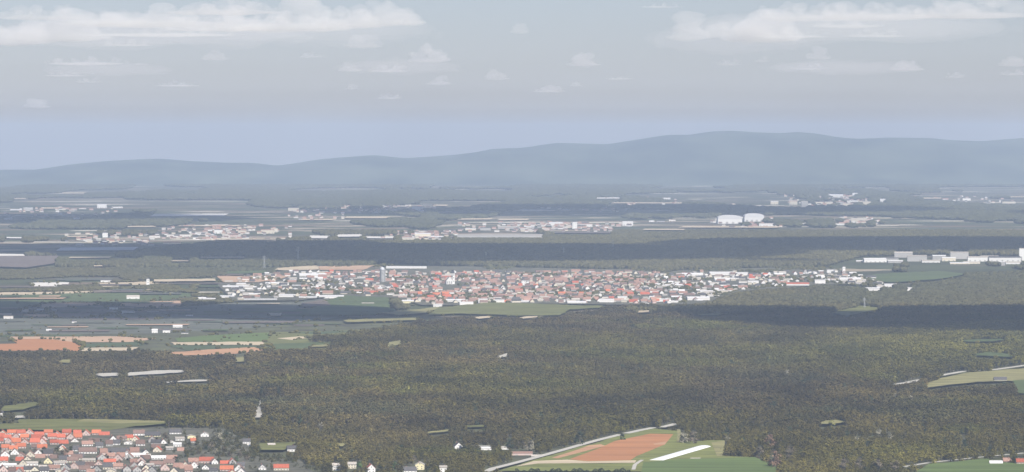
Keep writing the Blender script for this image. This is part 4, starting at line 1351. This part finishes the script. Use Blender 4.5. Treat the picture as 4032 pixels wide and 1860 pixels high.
# pylons carrying the overland line, and a mast in the wood
def pylon(c, cx, cy, ch, label, arms=3):
    u, v = px(c, cx, cy)
    x, y = (float(a) for a in ground(u, v))
    h = ch / CROPS[c][2] * mpp(y)
    e = empty('pylon', (x, y, 0), 0.5)
    b = h * 0.075
    t = 0.45
    for sx in (-1, 1):
        for sy in (-1, 1):
            V, F = [], []
            tri_tube(V, F, (sx * b, sy * b, -0.3), (sx * b * 0.22, sy * b * 0.22, h * 0.72), t * 0.6, t * 0.4, 4)
            tri_tube(V, F, (sx * b * 0.22, sy * b * 0.22, h * 0.72), (0, 0, h), t * 0.4, t * 0.25, 4)
            mesh_obj('leg', V, F, STEEL, e)
    V, F = [], []
    for i in range(6):
        z0, z1 = h * 0.72 * i / 6, h * 0.72 * (i + 1) / 6
        r0, r1 = b * (1 - 0.78 * i / 6), b * (1 - 0.78 * (i + 1) / 6)
        for s in (-1, 1):
            tri_tube(V, F, (-r0, s * r0, z0), (r1, s * r1, z1), 0.12, 0.12, 3)
            tri_tube(V, F, (r0, s * r0, z0), (-r1, s * r1, z1), 0.12, 0.12, 3)
            tri_tube(V, F, (s * r0, -r0, z0), (s * r1, r1, z1), 0.12, 0.12, 3)
    mesh_obj('bracing', V, F, STEEL, e)
    for i in range(arms):
        z = h * (0.72 + 0.09 * i)
        l = h * (0.17 - 0.03 * i)
        V, F = [], []
        tri_tube(V, F, (-l, 0, z), (l, 0, z), 0.22, 0.22, 4)
        tri_tube(V, F, (-l, 0, z), (0, 0, z + h * 0.05), 0.14, 0.14, 3)
        tri_tube(V, F, (l, 0, z), (0, 0, z + h * 0.05), 0.14, 0.14, 3)
        a = mesh_obj('crossarm', V, F, STEEL, e)
        for s in (-0.95, 0.95):
            V, F = [], []
            tri_tube(V, F, (s * l, 0, z - 0.1), (s * l, 0, z - 3.0), 0.16, 0.16, 5)
            mesh_obj('insulator', V, F, GLASS, a)
    tag(e, label, 'pylon', 'pylons of the overland line')
pylon('f1', 1985, 885, 112, 'steel pylon standing nearest behind the fields left of the town')
pylon('f1', 2240, 835, 130, 'steel pylon in dark wood above the fields left of the town')
pylon('f2', 1075, 812, 66, 'steel pylon in dark wood above the left half of the town')
pylon('f2', 1660, 790, 80, 'steel pylon in dark wood above the red core of the town')
pylon('f2', 2030, 745, 90, 'steel pylon in dark wood above the right part of the town')
pylon('c8', 1520, 436, 86, 'lone pale mast at the clearing below the right end of the town', 2)
pylon('f1', 1122, 690, 45, 'small steel pylon among far pale buildings at the left')
# ------------------------------------------------------------------ single trees one can pick out
TREEMAT = {}
def tree_mat(nm, col):
    if nm not in TREEMAT:
        TREEMAT[nm] = mat('leaves_' + nm, col, var=0.45, scale=0.25, obj_var=0.15, spec=0.05, rough=0.95)
    return TREEMAT[nm]
LEAF = {'rusty': (0.165, 0.105, 0.07), 'bare': (0.145, 0.120, 0.085), 'dark': (0.035, 0.048, 0.026), 'yellow-green': (0.19, 0.19, 0.06), 'green': (0.085, 0.13, 0.045), 'pale': (0.26, 0.24, 0.17)}
def tree(c, cx, cy, ch, look, noun, where, seed, conic=False):
    u, v = px(c, cx, cy)
    x, y = (float(a) for a in ground(u, v))
    h = ch / CROPS[c][2] * mpp(y)
    e = empty('conifer' if conic else 'tree', (x, y, 0), R.uniform(0, 6))
    V, F = trunk_geo(seed, 1.0, 0.2 if conic else 0.3)
    t = mesh_obj('trunk', [(a * h, b * h, q * h) for a, b, q in V], F, BARK, e)
    V, F = crown_geo(seed + 1, n=420, base=0.12 if conic else 0.26, wid=0.22 if conic else 0.36, fs=0.042, conic=conic)
    mesh_obj('crown', [(a * h, b * h, q * h) for a, b, q in V], F, tree_mat(look.split()[-1], LEAF[look.split()[-1]]), e)
    tag(e, None, 'tree', 'single trees')
    if 'village' not in where:
        u0, v0 = project(x - h * 0.22, y, h * 0.45)
        u1, v1 = project(x + h * 0.22, y, h * 0.95)
        BUILT.append([(u0, v0), (u1, v0), (u1, v1), (u0, v1)])
    NAMED.append((e, look, noun, where))
TV = 'among the houses of the near village'
vt = [('v1', 700, 660, 130, 'bare'), ('v1', 900, 700, 190, 'dark'), ('v1', 1330, 800, 250, 'bare'), ('v1', 1240, 780, 200, 'bare'), ('v1', 1450, 640, 150, 'dark'), ('v1', 470, 720, 120, 'dark'),
      ('v1', 200, 720, 130, 'dark'), ('v1', 1120, 700, 170, 'bare'), ('v1', 2090, 700, 140, 'dark'), ('v1', 2160, 800, 150, 'dark'), ('v1', 2480, 780, 170, 'dark'), ('v1', 1900, 500, 150, 'bare'),
      ('v1', 2060, 470, 120, 'dark'), ('v1', 2450, 480, 170, 'bare'), ('v1', 820, 900, 110, 'dark'), ('v1', 1380, 880, 130, 'dark'), ('v1', 1620, 900, 120, 'bare'), ('v1', 2420, 900, 140, 'bare'),
      ('v2', 860, 330, 150, 'bare'), ('v2', 900, 480, 120, 'dark'), ('v2', 720, 380, 110, 'dark'), ('v2', 340, 540, 130, 'dark'), ('v2', 640, 540, 100, 'dark'), ('v2', 1040, 720, 150, 'dark'),
      ('v2', 580, 760, 120, 'dark'), ('v2', 250, 700, 110, 'dark'), ('v2', 1290, 800, 110, 'dark'), ('v2', 1770, 740, 130, 'dark'), ('v2', 1430, 860, 120, 'dark'), ('v2', 2000, 780, 110, 'bare')]
for i, (c, cx, cy, ch, lk) in enumerate(vt):
    tree(c, cx, cy, ch, lk, 'tree', TV, 500 + 2 * i)
ve = 'right of the near village'
for i, (c, cx, cy, ch, lk) in enumerate([('v2', 1640, 500, 150, 'bare'), ('v2', 1560, 520, 110, 'dark'), ('v2', 1720, 600, 140, 'pale'), ('v2', 1850, 560, 130, 'bare'), ('v2', 1300, 560, 120, 'bare'), ('v2', 1420, 600, 120, 'bare'), ('v2', 1500, 660, 120, 'bare'),
        ('v2', 1220, 640, 110, 'dark'), ('v2', 1960, 640, 140, 'bare'), ('v2', 2120, 620, 130, 'bare'), ('v2', 2250, 700, 150, 'bare'), ('v2', 2060, 720, 130, 'green'), ('v2', 1760, 360, 190, 'pale'), ('v2', 1900, 300, 120, 'dark')]):
    tree(c, cx, cy, ch, lk, 'tree', ve, 620 + 2 * i)
for i, (c, cx, cy, ch, lk, wh) in enumerate([
        ('c4', 265, 1020, 125, 'broad rusty', 'above the green field at the lower right'), ('c4', 290, 1170, 150, 'tall rusty', 'beside the green field at the lower right'), ('c4', 740, 855, 75, 'yellow-green', 'in the wood at the lower right'),
        ('c4', 180, 1100, 110, 'bare', 'beside the green field at the lower right'), ('c4', 420, 1100, 120, 'bare', 'beside the green field at the lower right'),
        ('c4', 860, 930, 70, 'dark', 'in the wood at the lower right'), ('c4', 940, 985, 80, 'pale', 'in the wood at the lower right'), ('c4', 1110, 930, 80, 'pale', 'in the wood at the lower right'), ('c4', 1200, 965, 80, 'pale', 'in the wood at the lower right'),
        ('c4', 1020, 1020, 80, 'dark', 'in the wood at the lower right'), ('c4', 960, 1188, 110, 'bare', 'at the lower edge right of the green field'), ('c4', 1100, 1195, 110, 'bare', 'at the lower edge right of the green field'),
        ('c4', 1230, 1200, 110, 'bare', 'at the lower edge right of the green field'), ('c4', 840, 1195, 110, 'bare', 'at the lower edge right of the green field'),
        ('c3', 2040, 500, 140, 'pale', 'at the far corner of the ploughed field'), ('c3', 2140, 510, 150, 'bare', 'at the far corner of the ploughed field'), ('c3', 1420, 470, 90, 'dark', 'beside the path above the ploughed field'), ('c3', 990, 520, 160, 'dark', 'beside the path above the ploughed field'),
        ('c3', 270, 560, 130, 'dark', 'beside the long low pink shed'), ('c3', 460, 560, 120, 'bare', 'beside the long low pink shed'), ('c3', 500, 585, 130, 'pale', 'beside the long low pink shed'), ('c3', 2490, 480, 80, 'pale', 'beside the dry meadow right of the tunnel'),
        ('c2', 880, 1188, 90, 'tall green', 'at the lower edge among scattered houses'), ('c2', 1330, 1110, 70, 'bare', 'at the lower edge among scattered houses'), ('c2', 1180, 1180, 80, 'green', 'at the lower edge among scattered houses'),
        ('c2', 480, 395, 60, 'pale', 'in the near wood below the bright green field'), ('c2', 560, 850, 80, 'pale', 'in the near wood above the red-roofed house'), ('c4', 400, 470, 80, 'pale', 'in the middle of the near wood'), ('c4', 1360, 670, 90, 'pale', 'in the wood below the dry meadow'), ('c4', 1585, 700, 70, 'pale', 'in the wood below the dry meadow'), ('c4', 1240, 650, 80, 'pale', 'in the wood below the dry meadow')]):
    tree(c, cx, cy, ch, lk, 'tree', wh, 700 + 2 * i)
for i, (c, cx, cy, ch) in enumerate([('c2', 1595, 830, 60), ('c2', 205, 600, 110), ('c2', 60, 600, 120), ('c5', 1800, 1000, 50), ('c5', 1860, 1002, 46), ('c5', 1910, 998, 44), ('c4', 1120, 380, 60), ('c4', 1775, 1040, 110), ('c4', 1975, 1070, 90), ('c4', 1470, 905, 60)]):
    tree(c, cx, cy, ch, 'dark', 'conifer', 'below the striped fields' if c == 'c5' else 'in the left half of the near wood' if c == 'c2' else 'in the right half of the near wood', 820 + 2 * i, True)
# a dark hedge below the ploughed field
def hedge():
    a = Vector(ground(*px('c3', 330, 800)))
    b = Vector(ground(*px('c3', 1500, 800)))
    mid = (a + b) / 2
    L = (b - a).length
    e = empty('hedge', (mid.x, mid.y, 0), math.atan2(b.y - a.y, b.x - a.x))
    r = random.Random(5)
    V, F, TV_, TF_ = [], [], [], []
    for i in range(4200):
        xx = r.uniform(-L / 2, L / 2)
        ht = 6.5 + 1.6 * math.sin(xx * 0.23) + 1.1 * math.sin(xx * 0.71 + 1)
        p = Vector((xx, r.gauss(0, 1.6), r.uniform(0.2, 1) ** 0.6 * ht))
        q = Vector((r.gauss(0, 1), r.gauss(0, 1), r.gauss(0, 1))).normalized()
        w = q.cross(Vector((r.gauss(0, 1), r.gauss(0, 1), r.gauss(0, 1)))).normalized()
        s = r.uniform(0.3, 0.65)
        k = len(V)
        V += [tuple(p - q * s), tuple(p - w * s), tuple(p + q * s), tuple(p + w * s)]
        F.append((k, k + 1, k + 2, k + 3))
    mesh_obj('foliage', V, F, tree_mat('dark', LEAF['dark']), e)
    for i in range(int(L / 5)):
        xx = -L / 2 + (i + 0.5) * 5
        tri_tube(TV_, TF_, (xx, 0, -0.2), (xx + r.uniform(-1, 1), r.uniform(-1, 1), 4.5), 0.16, 0.06, 5)
    mesh_obj('stems', TV_, TF_, BARK, e)
    tag(e, 'long dark hedge along the near side of the ploughed field', 'hedge')
hedge()
town()
near_wood()
middle_woods()
far_woods()
town_trees()
village_trees()
hedgerows()
# ------------------------------------------------------------------ haze: one closed box of even air
def haze():
    x0, x1, y0, y1, z0, z1 = -15900, 15900, -5900, 53400, -12.0, 600.0
    V = [(x0, y0, z0), (x1, y0, z0), (x1, y1, z0), (x0, y1, z0), (x0, y0, z1), (x1, y0, z1), (x1, y1, z1), (x0, y1, z1)]
    F = [(0, 3, 2, 1), (4, 5, 6, 7), (0, 1, 5, 4), (1, 2, 6, 5), (2, 3, 7, 6), (3, 0, 4, 7)]
    m = bpy.data.materials.new('haze_air')
    m.use_nodes = True
    t = m.node_tree
    t.nodes.remove(t.nodes['Principled BSDF'])
    v = t.nodes.new('ShaderNodeVolumePrincipled')
    v.inputs['Color'].default_value = HAZE_COLOR
    v.inputs['Density'].default_value = HAZE_DENSITY
    v.inputs['Anisotropy'].default_value = 0.0
    t.links.new(v.outputs[0], t.nodes['Material Output'].inputs['Volume'])
    tag(mesh_obj('haze', V, F, m), kind='stuff')
HAZE_COLOR = (0.65, 0.787, 1.0, 1)
HAZE_DENSITY = 2.35e-5
haze()
# ------------------------------------------------------------------ clouds: fair-weather cumulus, base about 1500 m
def cloud_mat(name, dens):
    m = bpy.data.materials.new(name)
    m.use_nodes = True
    t = m.node_tree
    t.nodes.remove(t.nodes['Principled BSDF'])
    v = t.nodes.new('ShaderNodeVolumePrincipled')
    v.inputs['Color'].default_value = (1, 0.975, 0.94, 1)
    v.inputs['Density'].default_value = dens
    v.inputs['Anisotropy'].default_value = 0.0
    t.links.new(v.outputs[0], t.nodes['Material Output'].inputs['Volume'])
    return m
CLOUD = cloud_mat('cloud_vapour', 0.0017)
VEIL = cloud_mat('cloud_veil', 0.00026)
THICK = cloud_mat('cloud_vapour_thick', 0.009)
def cloud(x, y, z, w, d, h, seed, vapour=None, foot=0.09):
    r = random.Random(seed)
    bm = bmesh.new()
    n = max(14, min(60, int(13 * w / max(h, 1))))
    for i in range(n):
        if w > 2.4 * h:
            a, b = r.uniform(-1, 1), r.uniform(-0.8, 0.8)
            e = max(0.35, 1 - (a ** 4 + b * b) * 0.6) * r.uniform(0.5, 1.05)
        else:
            a = max(-1, min(1, r.gauss(0, 0.48)))
            b = max(-1, min(1, r.gauss(0, 0.48)))
            e = max(0.18, 1 - (a * a + b * b) * 0.7) * r.uniform(0.6, 1.0)
        rad = h * r.uniform(0.12, 0.36) * e
        c = Vector((a * (w / 2 - rad), b * (d / 2 - rad), r.uniform(0.06, 0.8) * h * e))
        g = bmesh.ops.create_icosphere(bm, subdivisions=2, radius=rad)
        sx, sy = r.uniform(1.1, 2.3), r.uniform(1.1, 2.0)
        for v in g['verts']:
            q = v.co.copy()
            k = 1 + 0.22 * (noise2(q.x * 7 + i * 31, q.z * 7 + q.y * 5, rad) - 0.5) * 2
            v.co = Vector((q.x * sx, q.y * sy, q.z)) * float(k) + c
            if v.co.z < 0.06 * h:
                v.co.z = 0.06 * h + (v.co.z - 0.06 * h) * 0.2
    # a flat foot ties the puffs together
    g = bmesh.ops.create_icosphere(bm, subdivisions=3, radius=1)
    for v in g['verts']:
        q = v.co.copy()
        k = foot * (0.5 + 1.6 * float(noise2(q.x * w + seed * 977, q.y * d, h * 0.5)))
        v.co = Vector((q.x * w * 0.45, q.y * d * 0.42, 0.02 * h + foot * h + q.z * h * k))
    me = bpy.data.meshes.new('cloud')
    bm.to_mesh(me)
    bm.free()
    me.materials.append(vapour or CLOUD)
    o = link(bpy.data.objects.new('cloud', me))
    o.location = (x, y, z)
    rm = o.modifiers.new('merge', 'REMESH')
    rm.mode = 'VOXEL'
    rm.voxel_size = max(h / 16, w / 110, 8)
    rm.use_remove_disconnected = True
    rm.threshold = 1.0
    sm = o.modifiers.new('soft', 'SMOOTH')
    sm.iterations = 2
    tag(o, None, 'cloud', 'fair-weather clouds')
    return o
CL = [(250, 90, 360, 150), (20, 120, 330, 120), (620, 55, 520, 110), (1120, 62, 480, 130), (1490, 45, 350, 120), (880, 20, 420, 80), (420, 60, 330, 90), (860, 85, 420, 80), (1330, 70, 330, 90), (1600, 62, 120, 70), (150, 45, 300, 70), (640, 120, 520, 50), (3330, 85, 260, 50), (3120, 130, 260, 40), (2600, 20, 160, 24), (700, 330, 160, 22), (260, 290, 150, 24), (2440, 305, 90, 18), (1230, 215, 100, 26), (3450, 130, 200, 36), (500, 168, 190, 30), (340, 235, 280, 45), (845, 210, 100, 60), (560, 250, 50, 14),
      (350, 316, 90, 20), (150, 405, 95, 42), (1430, 155, 140, 72), (1690, 212, 150, 70), (1380, 262, 90, 42), (1530, 266, 140, 40), (1730, 312, 90, 46), (1960, 295, 90, 42), (2045, 105, 80, 58), (2300, 230, 125, 66),
      (2160, 348, 110, 34), (2268, 330, 48, 22), (1385, 340, 52, 26), (1530, 375, 85, 32), (2710, 110, 170, 100), (2815, 95, 110, 110), (3000, 95, 310, 150), (3160, 40, 320, 90), (3460, 30, 420, 100), (3820, 26, 420, 100),
      (2870, 245, 90, 26), (3000, 228, 55, 36), (3220, 205, 95, 62), (3180, 262, 130, 26), (3570, 250, 130, 62), (3760, 295, 66, 26), (3990, 235, 110, 56), (3990, 286, 100, 22)]
for i, (u, v, w, h) in enumerate(CL):
    base = v + h / 2
    el = (YH - base) / FPX
    D = min(95000, (1500 - CAMH) / el)
    k = D / FPX
    o = cloud((u - W0 / 2) * k, D, CAMH + el * D, w * k * 1.25, max(w * k * 0.9, h * k), h * k * 1.1, i + 40)
    where = 'in the upper left bank' if u < 1650 and v < 130 else 'in the upper right bank' if u > 2650 and v < 130 else 'in the left sky' if u < 1344 else 'in the middle of the sky' if u < 2640 else 'in the right sky'
    NAMED.append((o, 'broad' if w > 250 else 'small' if w < 100 else 'puffy', 'white cloud', where))
for i, (u, v, w, h) in enumerate([(520, 95, 1500, 170), (1250, 80, 1000, 170), (3350, 75, 1500, 170), (2900, 120, 700, 170), (400, 265, 600, 70), (1560, 250, 560, 80), (3350, 255, 700, 70)]):
    el = (YH - (v + h / 2)) / FPX
    D = (1500 - CAMH) / el
    k = D / FPX
    o = cloud((u - W0 / 2) * k, D + 1500, CAMH + el * D + 30, w * k, w * k * 0.6, h * k, i + 240, VEIL, 0.3)
    NAMED.append((o, 'thin pale', 'veil of cloud', 'across the upper sky' if v < 200 else 'across the middle sky'))
# the clouds of the same field that stand nearer, above the picture, and shade the plain
def shading_cloud(x, y, w, d, h, seed, where):
    zc = 1500.0
    k = (zc + h * 0.4) / SUN_DIR.z
    o = cloud(x + SUN_DIR.x * k, y + SUN_DIR.y * k, zc, w, d, h, seed, THICK, 0.2)
    NAMED.append((o, 'high', 'white cloud', where))
for i, (x, y, w, d) in enumerate([(1250, 10550, 1700, 1450), (2000, 10600, 1500, 1600), (-1050, 11300, 1250, 950), (-1900, 11500, 1500, 1100), (-560, 11000, 560, 520), (-250, 16650, 2300, 2600), (1700, 18050, 2200, 2300), (-1500, 17600, 1900, 1900), (3700, 18500, 2100, 2200),
                                 (-3000, 24500, 2800, 3000), (600, 27000, 3500, 3500), (4200, 25500, 2800, 3000)]):
    shading_cloud(x, y, w * 1.25, d * 1.25, 750, 140 + i, 'above the picture shading the plain')
# ------------------------------------------------------------------ labels: one per thing, told apart by look, then by place
ORD = ['first', 'second', 'third', 'fourth', 'fifth', 'sixth', 'seventh', 'eighth', 'ninth', 'tenth', 'eleventh', 'twelfth', 'thirteenth', 'fourteenth', 'fifteenth',
       'sixteenth', 'seventeenth', 'eighteenth', 'nineteenth', 'twentieth', 'twenty-first', 'twenty-second', 'twenty-third', 'twenty-fourth', 'twenty-fifth', 'twenty-sixth', 'twenty-seventh', 'twenty-eighth']
def write_labels():
    bags = {}
    for e, look, noun, where in NAMED:
        bags.setdefault((look, noun, where), []).append(e)
    for (look, noun, where), L in bags.items():
        L.sort(key=lambda e: e.location.x / max(e.location.y, 1))
        plural = 'veils of cloud' if noun == 'veil of cloud' else noun + 's'
        for i, e in enumerate(L):
            if len(L) == 1:
                e['label'] = '%s %s %s' % (look, noun, where)
            elif i == 0:
                e['label'] = 'leftmost of the %s %s %s' % (look, plural, where)
            elif i == len(L) - 1:
                e['label'] = 'rightmost of the %s %s %s' % (look, plural, where)
            else:
                e['label'] = '%s from left of the %s %s %s' % (ORD[i], look, plural, where)
write_labels()
